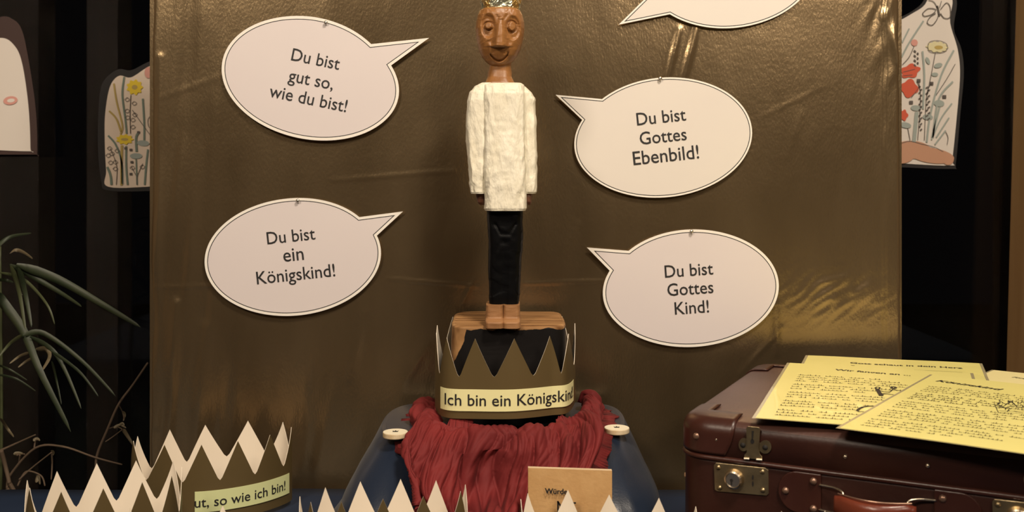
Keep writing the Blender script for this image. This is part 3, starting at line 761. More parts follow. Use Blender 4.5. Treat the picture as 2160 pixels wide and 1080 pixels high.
# corner patches following the shell
def patch(ci, top):
    """ci 0..3 corner index, shell bits near the corner inside a rounded outline"""
    n = 24; r0 = .030; W = .052; V = []; idx = {}; Fc = []
    cxs = [(r0, r0, PI, -1), (SL-r0, r0, -PI/2, 1), (SL-r0, SD-r0, 0, 1), (r0, SD-r0, PI/2, 1)][ci]
    cx, cy, a0 = cxs[0], cxs[1], cxs[2]
    if top: prof = [(0, zs+.003+.0025*k) for k in range(14) if zs+.003+.0025*k < ZT-.016]+[(.012*(1-math.cos(a)), ZT-.015+.013*math.sin(a)) for a in (0, .3, .6, .9, 1.2, 1.5)]+[(.016, ZT-.0015), (.022, ZT-.0011), (.028, ZT-.0008)]
    else: prof = [(0, C0.z+.004+.0035*k) for k in range(16)]
    la = r0*PI/2; tot = la+2*W*.55
    zm = ZT if top else C0.z
    for ip, (ins, z) in enumerate(prof):
        for k in range(n+1):
            u = -tot/2+tot*k/n
            # clip to a rounded outline: narrower away from the corner edge
            dz = abs(z-zm) if ins < .012 else 0
            lim = tot/2*math.sqrt(max(.05, 1-(dz/.060)**2)); uu = u*lim/(tot/2)
            if abs(uu) <= la/2:
                a = a0+PI/4+uu/la*PI/2; q = (cx+(r0-ins)*math.cos(a), cy+(r0-ins)*math.sin(a)); nn = (math.cos(a), math.sin(a))
            else:
                e = abs(uu)-la/2; a = a0+PI/4+math.copysign(PI/4, uu); tx, ty = (-math.sin(a), math.cos(a)); sg = math.copysign(1, uu)
                q = (cx+(r0-ins)*math.cos(a)+tx*e*sg, cy+(r0-ins)*math.sin(a)+ty*e*sg); nn = (math.cos(a), math.sin(a))
            up = 0 if ins == 0 else min(1, ins/.010); of = .0013
            V.append(S3(q[0]+nn[0]*of*(1-up), q[1]+nn[1]*of*(1-up), z+of*up))
    o = mk('corner_patch', V, grid_faces(len(prof), n+1), M_patch, suit, smooth=True); solidify(o, .0014, 0)
    return o
for ci in range(4): patch(ci, True)
for ci in (0, 1): patch(ci, False)
AF = (UX, UZ, -UY)                       # frame of the front face
def fp(s, z, off=0): return C0+UX*s+UZ*(z-C0.z)-UY*off
def rivet(px, py, r, m, parent=suit, name='rivet'):
    s, z = front(px, py); b = MB(); b.lathe(fp(s, z, 0), [(r, 0), (r, .0006), (r*.8, .0016), (r*.4, .0022)], AF, 14); return b.build(name, m, parent, smooth=True)
rivet(1469, 920, .0034, M_rivet); rivet(1512, 927, .0020, M_steel); rivet(1783, 963, .0022, M_steel); rivet(1957, 982, .0022, M_steel)
# latch + lock plate
def lock_set(ds):
    def q(px, py, off=0): s, z = front(px, py); return fp(s+ds, z, off)
    def plate(pts, t0, t1, mb):
        n = len(pts); A = [q(x, y, t0) for x, y in pts]+[q(x, y, t1) for x, y in pts]
        mb.add(A, [tuple(range(n, 2*n))[::-1], tuple(range(n))]+[(i, (i+1) % n, n+(i+1) % n, n+i) for i in range(n)])
    b = MB(); plate([(1577, 901), (1580, 899), (1602, 901), (1604, 904), (1601, 945), (1604, 958), (1608, 962), (1607, 967), (1573, 963), (1573, 958), (1578, 953)], .0022, .0036, b)
    o = b.build('latch', M_brass, suit); bevel(o, .0004)
    b = MB()
    def ell(cx, cy, rx, ry, n=22): return [(cx+rx*math.cos(2*PI*k/n), cy+ry*math.sin(2*PI*k/n)) for k in range(n)]
    plate(ell(1570, 937, 11, 14), .0008, .0020, b); plate(ell(1615, 942, 13, 14), .0008, .0020, b); plate([(1570, 930), (1612, 934), (1612, 952), (1570, 946)], .0006, .0018, b)
    e = b.build('ear', M_brass, o)
    b = MB()
    for x, y in ((1568, 938), (1615, 943)): s, z = front(x, y); b.lathe(fp(s+ds, z, .0018), [(.0026, 0), (.0026, .0006), (.0014, .0022)], AF, 14)
    b.build('rivet', M_dark, o, smooth=True)
    b = MB(); plate([(1588, 907), (1592, 907), (1590, 927), (1588, 927)], .0036, .0042, b); plate(ell(1589, 929, 4, 5, 12), .0036, .0042, b); b.build('spring_slot', M_dark, o)
    b = MB()
    for x0, x1, y in ((1572, 1583, 965), (1598, 1610, 967)): b.tube([q(x0, y, .0038), q(x1, y+.8, .0038)], .0014, 8)
    b.build('hinge_pin', M_steel, o)
    b = MB(); c = [(1511, 977), (1614, 988), (1620, 992), (1621, 1040), (1617, 1043), (1514, 1034), (1510, 1031), (1508, 981)]; plate(c, .0004, .0018, b)
    lp = b.build('lock_plate', M_brass, suit); bevel(lp, .0005)
    s, z = front(1550, 1009); b = MB()
    b.lathe(fp(s+ds, z, .0018), [(.0098, 0), (.0094, .002), (.0086, .0055), (.0072, .0064), (.0066, .0054), (.0060, .0054)], AF, 30); b.build('key_cylinder', M_steel, lp, smooth=False)
    s, z = front(1547, 1011); b = MB(); b.lathe(fp(s+ds, z+.0008, .0074), [(.0016, 0), (.0016, .0003)], AF, 12); b.box(fp(s+ds, z-.0016, .0074), (.0007, .0022, .0002), AF); b.build('keyhole', M_dark, lp)
    b = MB()
    for x, y0, y1 in ((1589, 1001, 1011), (1589, 1014, 1025)):
        plate([(x-1, y0), (x+1, y0), (x+2, (y0+y1)/2), (x+1, y1), (x-1, y1), (x-2, (y0+y1)/2)], .0018, .0021, b)
    b.build('slot', M_dark, lp)
    for x, y in ((1516, 985), (1609, 994), (1519, 1028), (1610, 1033)):
        s, z = front(x, y); b = MB(); b.lathe(fp(s+ds, z, .0018), [(.0026, 0), (.0024, .0008), (.0010, .0017)], AF, 12); b.build('rivet', M_brass, lp, smooth=True)
lock_set(0); lock_set(s2-s1)
# handle
def dplate(sc, mir):
    b = MB(); pts = []
    w0, hgt = .036, .0195
    for k in range(17):
        a = PI/2+PI*k/16; pts.append((-w0+.018+.018*math.cos(a)*1.0-.004, hgt*math.sin(a)))
    pts += [(0, -hgt), (0, hgt)]
    n = len(pts); A = []
    for t in (.0003, .0026):
        for x, y in pts: A.append(fp(sc+(x if not mir else -x), zh+y, t))
    b.add(A, [tuple(range(n, 2*n)), tuple(range(n))[::-1]]+[(i, (i+1) % n, n+(i+1) % n, n+i) for i in range(n)])
    o = fixn(b.build('handle_plate', M_patch, suit)); bevel(o, .0008)
    for x, y in ((-.007, .0125), (-.007, -.0135), (-.033, 0)):
        b = MB(); b.lathe(fp(sc+(x if not mir else -x), zh+y, .0026), [(.0034, 0), (.0034, .0008), (.0027, .0022), (.0010, .0029)], AF, 14); b.build('rivet', M_rivet, o, smooth=True)
    b = MB(); sg = -1 if mir else 1
    pts = [fp(sc-.002*sg, zh+.010, .003), fp(sc+.012*sg, zh+.010, .006), fp(sc+.020*sg, zh+.0085, .010), fp(sc+.022*sg, zh+.004, .012), fp(sc+.022*sg, zh-.008, .012), fp(sc+.019*sg, zh-.0125, .010), fp(sc+.010*sg, zh-.0135, .006), fp(sc-.002*sg, zh-.0135, .003)]
    b.tube(spline(pts, 30), .0011, 8); b.build('ring', M_steel, suit, smooth=True)
zh = front(1715, 1041)[1]; ha = front(1733, 1030)[0]; hb = SL-ha
dplate(ha, False); dplate(hb, True)
V = []; n = 40; kk = 14
for i in range(n+1):
    t = i/n; s = ha+.014+(hb-ha-.028)*t; arch = math.sin(PI*t)
    off = .013+.010*arch; zz = zh-.0025-.004*arch; hw_ = .0105+.002*math.sin(PI*t)-.003*math.exp(-(t/.07)**2)-.003*math.exp(-((1-t)/.07)**2); th = .0042+.0025*arch
    for k in range(kk): a = 2*PI*k/kk; V.append(fp(s, zz+hw_*math.copysign(abs(math.sin(a))**.7, math.sin(a)), off+th*math.copysign(abs(math.cos(a))**.8, math.cos(a))))
mk('handle', V, grid_faces(n+1, kk, True)+[tuple(range(kk))[::-1], tuple(n*kk+k for k in range(kk))], M_handle, suit, smooth=True)
b = MB()
for z_ in (.0088, -.0135): b.tube([fp(ha+.014+(hb-ha-.028)*t, zh+z_*.9, .0135+.0125*math.sin(PI*t)) for t in [i/20 for i in range(1, 20)]], .0007, 6)
b.build('stitching', M_rivet, suit)
# chips and scuffs on the edges (bare fibre)
b = MB()
aa = PI+.30; cn = Vector((math.cos(aa), math.sin(aa), 0)); cn = UX*cn.x+UY*cn.y; ct = cn.cross(UZ)
p = S3(.030+.030*math.cos(aa), .030+.030*math.sin(aa), front(1440, 1014)[1])
b.lathe(p-cn*.002, [(.0030, 0), (.0026, .0024), (.0015, .0030)], (ct, UZ, cn), 7)
b.build('chip', M_chip, suit)

# ------------------------------------------------------------------ yellow sheets on the suitcase
M_yel = mat('yellow_paper', (.86, .79, .27), .38, col2=(.88, .81, .30), scale=4, coat=.4)
M_lam = mat('laminate_border', (.50, .44, .26), .2, coat=.5)
def sheet(TLp, ux_dir, w_, l_, lift, label, m=M_yel, BLp=None):
    """TL corner, x direction (unit, along the top edge), width, length"""
    z = ZT+lift; tl = Pz(*TLp, z); ux = Vector((math.cos(ux_dir), math.sin(ux_dir), 0)); uy = Vector((math.sin(ux_dir), -math.cos(ux_dir), 0))   # uy points down the page
    if BLp: uy = Pz(*BLp, z)-tl; l_ = uy.length; uy.normalize()
    def at(u, v, dz=0): return tl+ux*u+uy*v+Vector((0, 0, dz+.0015*abs(nz(u, v, lift*1000, 9))))
    def rect(u0, v0, u1, v1, dz, name, mm, parent=None):
        n = 12; V = [at(u0+(u1-u0)*i/n, v0+(v1-v0)*j/n, dz) for i in range(n+1) for j in range(n+1)]
        o = mk(name, V, grid_faces(n+1, n+1), mm, parent); return o
    o = rect(0, 0, w_, l_, 0, 'song_sheet', m); solidify(o, .0003, 1)
    lm = rect(-.0035, -.0025, w_+.0035, l_+.0015, -.0002, 'laminate_border', M_lam, o)
    tag(o, label, 'sheet', 'yellow sheets on the suitcase')
    D_ = ux.x*uy.y-ux.y*uy.x
    def inv(px, py): p = Pz(px, py, z)-tl; return (p.x*uy.y-p.y*uy.x)/D_, (ux.x*p.y-ux.y*p.x)/D_
    return o, at, inv
def put(o, at, V2, Fc, m=M_ink, name='lettering'): return mk(name, [at(u, v, .0007) for u, v in V2], Fc, m, o)
def title(o, at, inv, s, a, c, hgt=None, italic=0, bold=.02):
    (u0, v0), (u1, v1) = inv(*a), inv(*c); L = math.hypot(u1-u0, v1-v0); ang = math.atan2(v1-v0, u1-u0)
    tv, tf = text_mesh(s, L, bold=bold); hs = 1
    ys = [v.y for v in tv]
    if hgt: hs = hgt/max(ys)
    V2 = []
    for v in tv:
        x = v.x+L/2; y = v.y*hs; x += y*italic
        V2.append((u0+x*math.cos(ang)+y*math.sin(ang), v0+x*math.sin(ang)-y*math.cos(ang)))
    return put(o, at, V2, tf)
def body(o, at, inv, a, c, groups, lens, bold=(), seed=1):
    """rows of small printed words between the px of first and last line starts"""
    rnd = random.Random(seed); (u0, v0), (u1, v1) = inv(*a), inv(*c)
    tot = sum(groups)+.75*(len(groups)-1)-1; V2 = []; Fc = []; row = 0; li = 0
    lh = (v1-v0)/tot
    for gi, g in enumerate(groups):
        for k in range(g):
            v = v0+lh*row; u = u0+(u1-u0)*row/tot; end = u+lens[li % len(lens)]*(.85+.3*rnd.random()) ; li += 1
            hx = lh*(.36 if gi in bold else .27)
            while u < end:
                wl = rnd.randint(2, 8)
                for _ in range(wl):
                    cw = lh*.36; up = hx*(1.7 if rnd.random() < .3 else 1)
                    b0 = len(V2); V2 += [(u, v), (u+cw*.84, v), (u+cw*.84, v-hx*.34), (u, v-hx*.34)]; Fc.append((b0, b0+1, b0+2, b0+3))
                    b0 = len(V2); o_ = rnd.choice((0, .45))*cw; V2 += [(u+o_, v), (u+o_+cw*.24, v), (u+o_+cw*.24, v-up), (u+o_, v-up)]; Fc.append((b0, b0+1, b0+2, b0+3))
                    u += cw
                u += lh*.42
            row += 1
        row += .75
    o = put(o, at, V2, Fc, M_ink2, 'printed_lines'); o['kind'] = 'stuff'; return o
M_ink2 = mat('grey_ink', (.09, .075, .03), .6)
def strokes(o, at, inv, lines, wd, name='drawing', m=M_ink):
    V2 = []; Fc = []
    for ln in lines:
        w2 = ln[0] if isinstance(ln[0], (int, float)) else wd; pts = [inv(*p) for p in (ln[1:] if isinstance(ln[0], (int, float)) else ln)]
        for p, q in zip(pts, pts[1:]):
            dx, dy = q[0]-p[0], q[1]-p[1]; L = math.hypot(dx, dy) or 1; nx_, ny_ = -dy/L*w2/2, dx/L*w2/2; b0 = len(V2)
            V2 += [(p[0]+nx_, p[1]+ny_), (q[0]+nx_, q[1]+ny_), (q[0]-nx_, q[1]-ny_), (p[0]-nx_, p[1]-ny_)]; Fc.append((b0, b0+1, b0+2, b0+3))
    o = put(o, at, V2, Fc, m, name); o['kind'] = 'stuff'; return o
def dirof(a, c, lift):
    p, q = Pz(*a, ZT+lift), Pz(*c, ZT+lift); return math.atan2(q.y-p.y, q.x-p.x)
M_yel2 = mat('pale_yellow_paper', (.80, .72, .36), .4)
# lowest: the one at the right edge
d = dirof((2095, 780), (2160, 787), .001)
oD, aD, iD = sheet((2097, 781), d-.1, .21, .20, .0010, 'pale yellow sheet at the right edge, only its corner showing behind the others', M_yel2)
title(oD, aD, iD, 'Fort', (2134, 798), (2160, 802), italic=.3)
dA = dirof((1703, 750), (2063, 767), .002)
oA, aA, iA = sheet((1705, 750), dA, .205, .275, .0030, 'yellow song sheet titled Gott schaut in dein Herz, rearmost on the suitcase', BLp=(1662, 837))
title(oA, aA, iA, 'Gott schaut in dein Herz', (1793, 768), (2031, 779), hgt=.0085)
strokes(oA, aA, iA, [[(1928, 782), (2030, 787)]], .0006, 'rule')
strokes(oA, aA, iA, [[(2025, 788), (2024, 797)]], .005, 'stamp', M_lam)
strokes(oA, aA, iA, [[(1795, 772), (1803, 772.5)]], .0016, 'print', M_ink2)
dB = dirof((1597, 883), (1790, 896), .004)
oB, aB, iB = sheet((1666, 766), dB-.03, .205, .292, .0055, 'yellow song sheet titled Wir fangen an, at the left of the pile', BLp=(1594, 882))
title(oB, aB, iB, 'Wir fangen an ...', (1760, 782), (1921, 794), hgt=.0085)
body(oB, aB, iB, (1684, 792), (1634, 876.5), [4, 3, 3, 3, 3], [.085, .095, .125, .125, .085, .105, .06], seed=3)
strokes(oB, aB, iB, [(.0045, (1850, 822), (1859, 837)), (.0016, (1859, 837), (1864, 833), (1885, 834)), (.0014, (1857, 826), (1864, 828), (1878, 828), (1884, 822)), (.0014, (1884, 822), (1892, 825), (1905, 826)),
     (.0018, (1846, 820), (1850, 818), (1856, 819), (1855, 822), (1849, 822), (1846, 820)), (.0028, (1880, 819), (1884, 817), (1890, 818), (1888, 821), (1881, 821), (1880, 819)), (.0012, (1860, 832), (1878, 830)),
     (.0030, (1808, 869), (1812, 865), (1820, 861), (1832, 859), (1848, 859)), (.0014, (1808, 869), (1812, 871), (1822, 871))], .002)
dC = dirof((1772, 903), (2160, 957), .006)
oC, aC, iC = sheet((1967, 791), dC, .21, .292, .0080, 'yellow song sheet titled Königskind, topmost and nearest on the suitcase', BLp=(1772, 903))
title(oC, aC, iC, 'Königskind', (1973, 805), (2106, 824), hgt=.0095, italic=.25)
body(oC, aC, iC, (1958, 816), (1815, 898), [4, 4, 4, 4, 4], [.17, .17, .17, .14, .115, .10, .105, .07, .14, .15, .115, .12], bold=(1,), seed=5)
rr = random.Random(4); L = []
for k in range(26):
    x = 2100+rr.random()*60; y = 850+rr.random()*22; L.append([(x, y), (x+rr.uniform(-6, 9), y-rr.uniform(0, 7)), (x+rr.uniform(0, 14), y+rr.uniform(-3, 4))])
L += [[(2098, 855), (2106, 872), (2160, 875)], [(2098, 855), (2112, 862), (2125, 853), (2134, 848), (2146, 860), (2160, 862)], [(2106, 868), (2160, 871)]]
strokes(oC, aC, iC, L, .0006, 'crown_sketch')

# ------------------------------------------------------------------ paper cut-outs on the window
GY = WY-.005
M_cut = mat('white_cutout_paper', (.68, .62, .56), .7); M_cut2 = mat('cream_cutout_paper', (.72, .58, .46), .7, col2=(.72, .62, .52), scale=3)
M_back = mat('black_card', (.012, .010, .010), .7); M_back2 = mat('dark_brown_card', (.045, .022, .018), .7)
def flat(name, pts, Y, m, parent=None, th=.0006, **k):
    pts3 = [P(x, y, Y) for x, y in pts]; n = len(pts3)
    V = pts3+[p+Vector((0, th, 0)) for p in pts3]
    Fc = [tuple(range(n)), tuple(range(n, 2*n))[::-1]]+[(i, (i+1) % n, n+(i+1) % n, n+i) for i in range(n)]
    return fixn(mk(name, V, Fc, m, parent))
def smooth_poly(pts, n=90):
    return [(p.x, p.y) for p in spline([Vector((x, y, 0)) for x, y in pts], n, closed=True)]
def lines(parent, L, m, Y, name='drawn_lines'):
    b = MB()
    for ln in L:
        w_ = ln[0]; pts = [(p.x, p.y) for p in spline([Vector((x, y, 0)) for x, y in ln[1:]], max(4, 5*(len(ln)-2)))] if len(ln) > 3 else ln[1:]
        for p, q in zip(pts, pts[1:]):
            dx, dy = q[0]-p[0], q[1]-p[1]; Ln = math.hypot(dx, dy) or 1; a, c = -dy/Ln*w_/2, dx/Ln*w_/2
            b.add([P(p[0]+a, p[1]+c, Y), P(q[0]+a, q[1]+c, Y), P(q[0]-a, q[1]-c, Y), P(p[0]-a, p[1]-c, Y)], [(0,1,2,3)])
    o = b.build(name, m, parent); o['kind'] = 'stuff'; return o
def blobs(parent, L, m, Y, name='coloured_shape'):
    b = MB()
    for cx, cy, rx, ry, rot, pet in L:
        n = 40; V = []
        for k in range(n):
            t = 2*PI*k/n; r = 1+(pet and .14*math.cos(pet*t)); x, y = rx*r*math.cos(t), ry*r*math.sin(t); R_ = math.radians(rot)
            V.append(P(cx+x*math.cos(R_)-y*math.sin(R_), cy+x*math.sin(R_)+y*math.cos(R_), Y))
        b.add([q-Vector((0, .00005*len(b.F), 0)) for q in V], [tuple(range(n))])
    o = b.build(name, m, parent); o['kind'] = 'stuff'; return o
M_pen = mat('pen_line', (.10, .085, .075), .8); M_yf = mat('yellow_crayon', (.75, .55, .04), .8); M_gf = mat('green_crayon', (.16, .21, .17), .8)
M_of = mat('ochre_crayon', (.45, .33, .10), .8); M_pf = mat('pink_crayon', (.62, .30, .25), .8); M_rf = mat('red_crayon', (.58, .10, .05), .8); M_bf = mat('brown_crayon', (.50, .27, .17), .8); M_cf = mat('cream_crayon', (.66, .60, .36), .8)
M_bg = mat('grey_green_crayon', (.32, .36, .33), .8)
def cutout(backing, white, bm_, wm, label):
    o = flat('paper_cutout', smooth_poly(backing), GY, bm_); tag(o, label, 'cut-out', 'paper cut-outs on the window')
    flat('white_front', smooth_poly(white), GY-.0012, wm, o)
    return o
c1 = cutout([(-60, 60), (0, 36), (26, 40), (47, 66), (64, 149), (76, 239), (78, 322), (70, 326), (-60, 326), (-160, 326), (-168, 318), (-150, 160)], [(-60, 100), (0, 80), (30, 96), (47, 136), (60, 226), (64, 312), (60, 319), (-60, 314), (-150, 310), (-140, 160)], M_back2, M_cut, 'pale paper cut-out with a faint pink mouth, at the far left edge')
blobs(c1, [(22, 212, 15, 9, -8, 0)], M_pf, GY-.0026, 'pink_mouth'); blobs(c1, [(23, 212, 8, 4, -8, 0)], M_cut, GY-.0028, 'mouth_gap')
c2 = cutout([(230, 402), (213, 380), (206, 298), (210, 200), (222, 166), (250, 146), (277, 148), (315, 130), (360, 120), (430, 150), (450, 240), (450, 396), (340, 402)], [(229, 394), (224, 360), (221, 298), (222, 239), (232, 183), (251, 160), (277, 163), (317, 139), (360, 132), (420, 160), (436, 240), (438, 388), (330, 393)], M_back, M_cut2, 'small cream cut-out coloured with yellow flowers, left beside the board')
Y2 = GY-.0026
blobs(c2, [(284, 184, 16, 15, 0, 9), (263, 294, 17, 10, 0, 9)], M_yf, Y2); blobs(c2, [(284, 184, 6, 5, 0, 0), (263, 294, 8, 3, 0, 0)], M_of, Y2-.0002)
blobs(c2, [(302, 302, 13, 6, 5, 0), (287, 329, 13, 6, 0, 0)], M_bg, Y2); blobs(c2, [(313, 153, 8, 12, 0, 0)], M_pf, Y2)
lines(c2, [(3.5, (240, 176), (246, 215), (258, 265), (254, 283)), (4, (230, 234), (245, 250), (255, 278)), (5, (257, 306), (256, 350), (256, 391))], M_of, Y2-.0001)
lines(c2, [(4, (262, 162), (258, 200), (264, 250), (267, 282)), (4, (301, 208), (304, 260), (304, 296)), (4, (228, 286), (244, 305), (256, 340), (258, 388)), (4, (266, 308), (266, 350), (269, 390)), (5, (288, 320), (287, 290), (292, 280)), (4, (312, 315), (308, 350), (305, 390)), (5, (226, 352), (233, 370), (235, 390)), (3, (287, 336), (289, 390))], M_gf, Y2-.0001)
ol = [(1.4, (276, 200), (274, 240), (275, 282)), (1.4, (279, 232), (295, 255), (316, 284)), (1.2, (288, 390), (290, 370), (301, 345)), (1.2, (288, 372), (277, 352)), (1.2, (245, 390), (246, 350), (232, 312))]
for x, y in ((268, 210), (283, 218), (268, 234), (284, 242), (269, 248), (280, 253), (280, 268), (231, 313), (228, 328), (236, 324), (233, 343), (243, 342), (243, 356), (300, 352), (279, 354), (247, 318)):
    ol.append((1.1, (x-5, y), (x, y-4), (x+5, y), (x, y+4), (x-5, y)))
ol.append((1.1, (318, 244), (312, 252), (313, 266), (318, 272)))
for x, y in ((265, 313), (276, 316), (292, 279), (278, 342), (276, 367)): ol.append((5, (x-3, y), (x+3, y)))
lines(c2, ol, M_pen, Y2-.0003)
c3 = cutout([(1890, 40), (1940, 12), (1960, -20), (1992, -38), (2018, 0), (2012, 60), (2028, 104), (2033, 156), (2026, 237), (2016, 345), (2008, 356), (1890, 352), (1780, 345), (1772, 150), (1820, 55)], [(1890, 46), (1925, 28), (1949, 12), (1964, -12), (1990, -26), (2009, 0), (2004, 46), (2020, 104), (2025, 156), (2019, 237), (2009, 335), (2005, 349), (1890, 344), (1792, 338), (1784, 150), (1830, 62)], M_back, M_cut, 'grey white cut-out with a butterfly and wild flowers, right of the board')
blobs(c3, [(1977, 99, 22, 11, 3, 10)], M_cf, Y2); blobs(c3, [(1980, 100, 9, 4, 0, 0)], M_of, Y2-.0003)
blobs(c3, [(1920, 150, 20, 14, -15, 5), (1918, 186, 18, 18, 10, 4), (1906, 243, 9, 11, 0, 5)], M_rf, Y2)
blobs(c3, [(1925, 316, 40, 19, 4, 0), (1965, 328, 48, 16, 8, 0), (1900, 325, 30, 20, 0, 0), (2000, 336, 12, 12, 0, 0)], M_bf, Y2)
blobs(c3, [(1932, 228, 11, 6, 5, 0), (1981, 218, 11, 7, 5, 0), (1957, 247, 11, 6, 5, 0), (1979, 138, 9, 5, -15, 0), (1972, 157, 7, 4, 0, 0), (1957, 128, 4, 8, -25, 0), (1910, 264, 12, 6, 10, 0)], M_bg, Y2)
lines(c3, [(3.5, (1948, 44), (1918, 90), (1902, 120)), (4, (1946, 108), (1950, 160), (1947, 230)), (4, (2012, 106), (1985, 160), (1963, 240), (1955, 300)), (4, (2010, 172), (1980, 210), (1968, 290)), (3, (2008, 218), (1985, 250), (1965, 295)), (3, (2002, 248), (1975, 290)), (4, (1932, 236), (1926, 300)), (4, (1936, 236), (1930, 300)), (4, (1982, 226), (1966, 290)), (3, (1995, 275), (1972, 305)), (3, (1918, 60), (1903, 90))], M_bg, Y2-.0002)
ol = [(1.4, (1973, 112), (1966, 150), (1956, 200)), (1.4, (1928, 98), (1918, 120), (1904, 136)), (1.2, (2015, 135), (1998, 165), (1975, 200)), (1.2, (1938, 172), (1942, 210), (1936, 296)), (1.2, (1965, 176), (1955, 200), (1950, 296)), (1.2, (1915, 270), (1920, 296)), (1.2, (1995, 278), (2000, 290), (1998, 305)),
      (1.6, (1946, 28), (1958, 18), (1974, 20), (1966, 30), (1950, 34), (1946, 28)), (1.6, (1974, 28), (1962, 36), (1956, 48), (1966, 53), (1976, 42), (1980, 30)), (1.6, (1984, 20), (1996, 6), (2004, 14), (2004, 36), (1992, 38), (1984, 28)), (1.4, (1978, 18), (1970, 4), (1958, 0)), (1.4, (1982, 16), (1986, 2)), (4, (1977, 12), (1982, 34)),
      (1.2, (1957, 98), (1962, 88), (1980, 86), (1996, 92), (1998, 104), (1985, 111), (1962, 109), (1957, 98)), (1.2, (1902, 302), (1920, 298), (1945, 304), (1970, 310), (1990, 320)),
      (1.2, (1905, 152), (1930, 146)), (1.2, (1905, 160), (1925, 158)), (1.2, (1922, 206), (1938, 184), (1934, 172))]
for x, y in ((1938, 170), (1965, 176), (1992, 204), (1922, 216)): ol.append((7, (x-4, y), (x+4, y)))
for k in range(16): ol.append((3, (1938+(k % 2)*3, 185+k*6), (1942+(k % 2)*3, 182+k*6)))
for k in range(12): ol.append((3, (1953+(k % 2)*4, 186+k*6), (1958+(k % 2)*4, 183+k*6)))
for k in range(7): ol.append((3.5, (1928+(k % 2)*7, 106+k*5), (1932+(k % 2)*5, 110+k*5)))
blobs(c3, [(1929, 90, 7, 7, 0, 0)], M_pf, Y2-.0001)
lines(c3, ol, M_pen, Y2-.0004)

# ------------------------------------------------------------------ plants behind the table, left
M_leaf = mat('bamboo_leaf', (.018, .028, .011), .5, col2=(.030, .038, .016), scale=30, stretch=(1, 1, 3)); M_leafp = mat('dry_leaf', (.11, .085, .045), .6); M_stem = mat('green_stem', (.05, .058, .022), .5)
M_twig = mat('dry_twig', (.085, .055, .033), .8); M_pot = mat('dark_pot', (.05, .035, .028), .6)
PYc = 1.56
pot_c = Vector((P(40, 0, PYc).x-.02, PYc, 0))
plant = thing('potted_bamboo', pot_c, 'potted plant with long narrow green leaves behind the table, left', 'plant')
b = MB(); b.lathe(pot_c, [(.10, 0), (.12, .02), (.145, .26), (.155, .27), (.155, .30), (.135, .30), (.13, .27)], AX, 32); b.build('pot', M_pot, plant, smooth=False)
def leaf(pts, wd, m=M_leaf, Y0=PYc, bow=.02, parent=plant, name='leaf'):
    n = 18; sp = spline([P(x, y, Y0+(0 if len(p) < 3 else p[2])) if False else P(p[0], p[1], Y0+bow*math.sin(i*1.3)) for i, p in enumerate(pts) for x, y in [(p[0], p[1])]], n)
    V = []
    for i, p in enumerate(sp):
        t = i/n; w_ = wd*PYc/F*.5*min(1, t*5+.25)*(1-t)**.45+.0003
        tg = (sp[min(i+1, n)]-sp[max(i-1, 0)]).normalized(); nn = Vector((-tg.z, 0, tg.x)).normalized()
        V += [p+nn*w_+Vector((0, w_*.6, 0)), p+Vector((0, -w_*.25, 0)), p-nn*w_+Vector((0, w_*.6, 0))]
    Fc = []
    for i in range(n): Fc += [(3*i, 3*i+3, 3*i+4, 3*i+1), (3*i+1, 3*i+4, 3*i+5, 3*i+2)]
    return mk(name, V, Fc, m, parent, smooth=True)
def stem(pts, r0, r1, m, parent, Y0=PYc, bow=.0, name='stem'):
    b = MB(); sp = spline([P(x, y, Y0+bow*math.sin(i*1.7)) for i, (x, y) in enumerate(pts)], 5*len(pts)); b.tube(sp, [r0+(r1-r0)*i/(len(sp)-1) for i in range(len(sp))], 7, )
    return b.build(name, m, parent, smooth=True)
for pts, wd, m in [([(20, 558), (70, 585), (130, 620), (172, 647)], 13, M_leaf), ([(34, 558), (120, 590), (210, 640), (296, 690)], 21, M_leaf), ([(0, 575), (40, 585), (69, 607), (100, 645), (115, 684)], 8, M_stem),
     ([(-20, 610), (0, 635), (46, 698), (83, 785), (149, 911)], 25, M_leaf), ([(49, 707), (92, 704), (172, 762), (243, 835)], 12, M_leaf), ([(63, 710), (109, 739), (138, 785), (171, 862)], 11, M_leaf), ([(106, 739), (167, 785), (207, 836)], 7, M_leaf),
     ([(46, 707), (20, 725), (-5, 755)], 8, M_stem), ([(75, 736), (98, 738), (103, 755), (86, 785)], 12, M_leafp), ([(60, 744), (40, 752), (20, 767)], 6, M_leafp), ([(78, 750), (55, 762), (38, 775)], 6, M_leafp), ([(-10, 768), (20, 780), (57, 802)], 5, M_leaf), ([(-5, 790), (35, 800), (75, 825)], 5, M_leaf),
     ([(-10, 522), (20, 500), (66, 492)], 9, M_leaf), ([(20, 535), (34, 528), (50, 533), (69, 546)], 9, M_leafp), ([(109, 762), (118, 800), (129, 853)], 5, M_leaf), ([(22, 560), (40, 620), (55, 712)], 11, M_stem), ([(38, 565), (52, 620), (66, 690)], 13, M_leaf), ([(-8, 590), (14, 592), (28, 596)], 8, M_leaf), ([(0, 882), (15, 905), (29, 922)], 8, M_leafp)]:
    leaf(pts, wd, m)
def down(px, py, r0, r1, m, parent, Y0, tx):   # a stalk from the pot up to the pixel
    p = P(px, py, Y0); q = Vector((tx, Y0, .28)); b = MB()
    b.tube(spline([q, q.lerp(p, .5)+Vector((.01, 0, .03)), p], 14), [r0+(r1-r0)*i/14 for i in range(15)], 8); return b.build('stem', m, parent, smooth=True)
down(-15, 610, .004, .003, M_stem, plant, PYc, pot_c.x-.06); down(0, 520, .003, .002, M_stem, plant, PYc+.05, pot_c.x-.05)
T2 = P(230, 0, 1.6); pot2 = Vector((-.60, 1.60, 0))
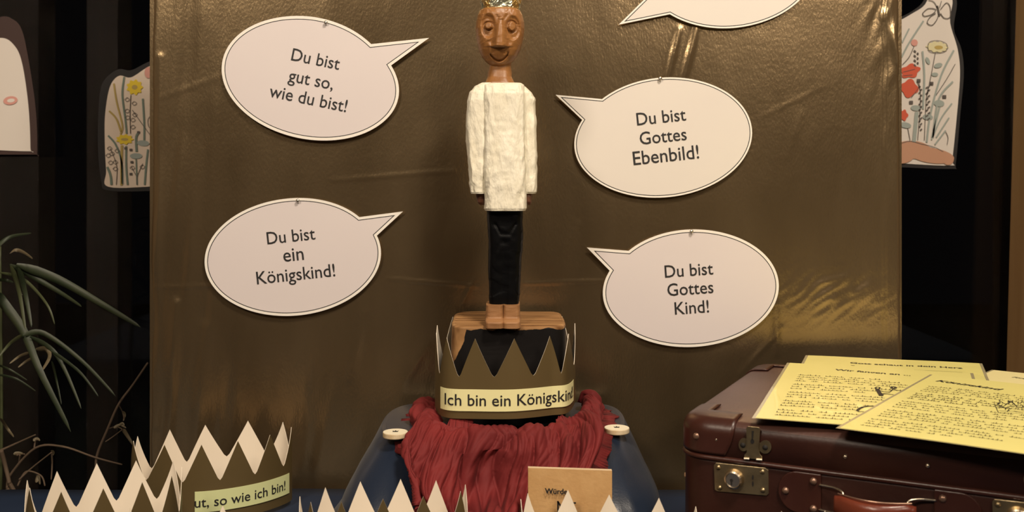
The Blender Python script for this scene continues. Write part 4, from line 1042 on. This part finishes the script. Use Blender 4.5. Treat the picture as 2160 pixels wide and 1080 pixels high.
dry = thing('dried_branch', pot2, 'bare dry branch with withered bracts behind the table, beside the board', 'branch')
b = MB(); b.lathe(pot2, [(.06, 0), (.075, .01), (.085, .2), (.06, .42), (.065, .44), (.055, .44)], AX, 28); b.build('vase', M_pot, dry, smooth=True)
for pts, r0, r1 in [([(204, 1010), (204, 963), (227, 905), (250, 853), (280, 812), (312, 765)], .0020, .0016), ([(250, 853), (258, 868), (262, 884)], .001, .0007), ([(15, 1030), (23, 1000), (75, 945), (132, 942), (201, 965), (258, 980)], .0022, .0012), ([(40, 1012), (66, 988), (109, 954)], .0014, .001), ([(109, 954), (110, 980), (108, 1012)], .0014, .001),
     ([(37, 1025), (55, 995), (86, 1003), (95, 1025)], .0014, .0012), ([(-5, 953), (35, 935), (75, 917)], .002, .001), ([(2, 950), (12, 985), (20, 1020)], .0035, .003), ([(227, 905), (245, 900), (258, 905)], .001, .0008), ([(222, 932), (240, 920), (258, 906)], .0009, .0007), ([(72, 945), (75, 930), (78, 928)], .0012, .001), ([(35, 960), (45, 958), (52, 958)], .002, .001), ([(42, 960), (40, 975)], .0012, .0012)]:
    stem(pts, r0, r1, M_twig, dry, 1.58, .006, 'twig')
for pts, wd in [([(240, 903), (252, 897), (266, 903)], 6), ([(258, 905), (268, 920), (283, 942)], 9), ([(250, 898), (258, 893), (262, 898)], 5), ([(108, 950), (112, 956), (108, 962)], 6), ([(70, 930), (77, 926), (84, 930)], 8), ([(258, 868), (263, 875), (260, 888)], 5), ([(28, 958), (40, 956), (52, 960)], 7), ([(76, 1018), (80, 1005), (84, 1022)], 8)]:
    leaf(pts, wd, M_leafp, 1.58, .004, dry, 'bract')
b = MB(); q = P(204, 1008, 1.58); b.tube([Vector((pot2.x, pot2.y, .42)), Vector((q.x, q.y, q.z))], .003, 8); q = P(15, 1030, 1.58); b.tube([Vector((pot2.x-.01, pot2.y, .42)), q], .003, 8); q = P(20, 1018, 1.58); b.tube([Vector((pot2.x-.02, pot2.y, .42)), q], .003, 8); b.build('main_twig', M_twig, dry)
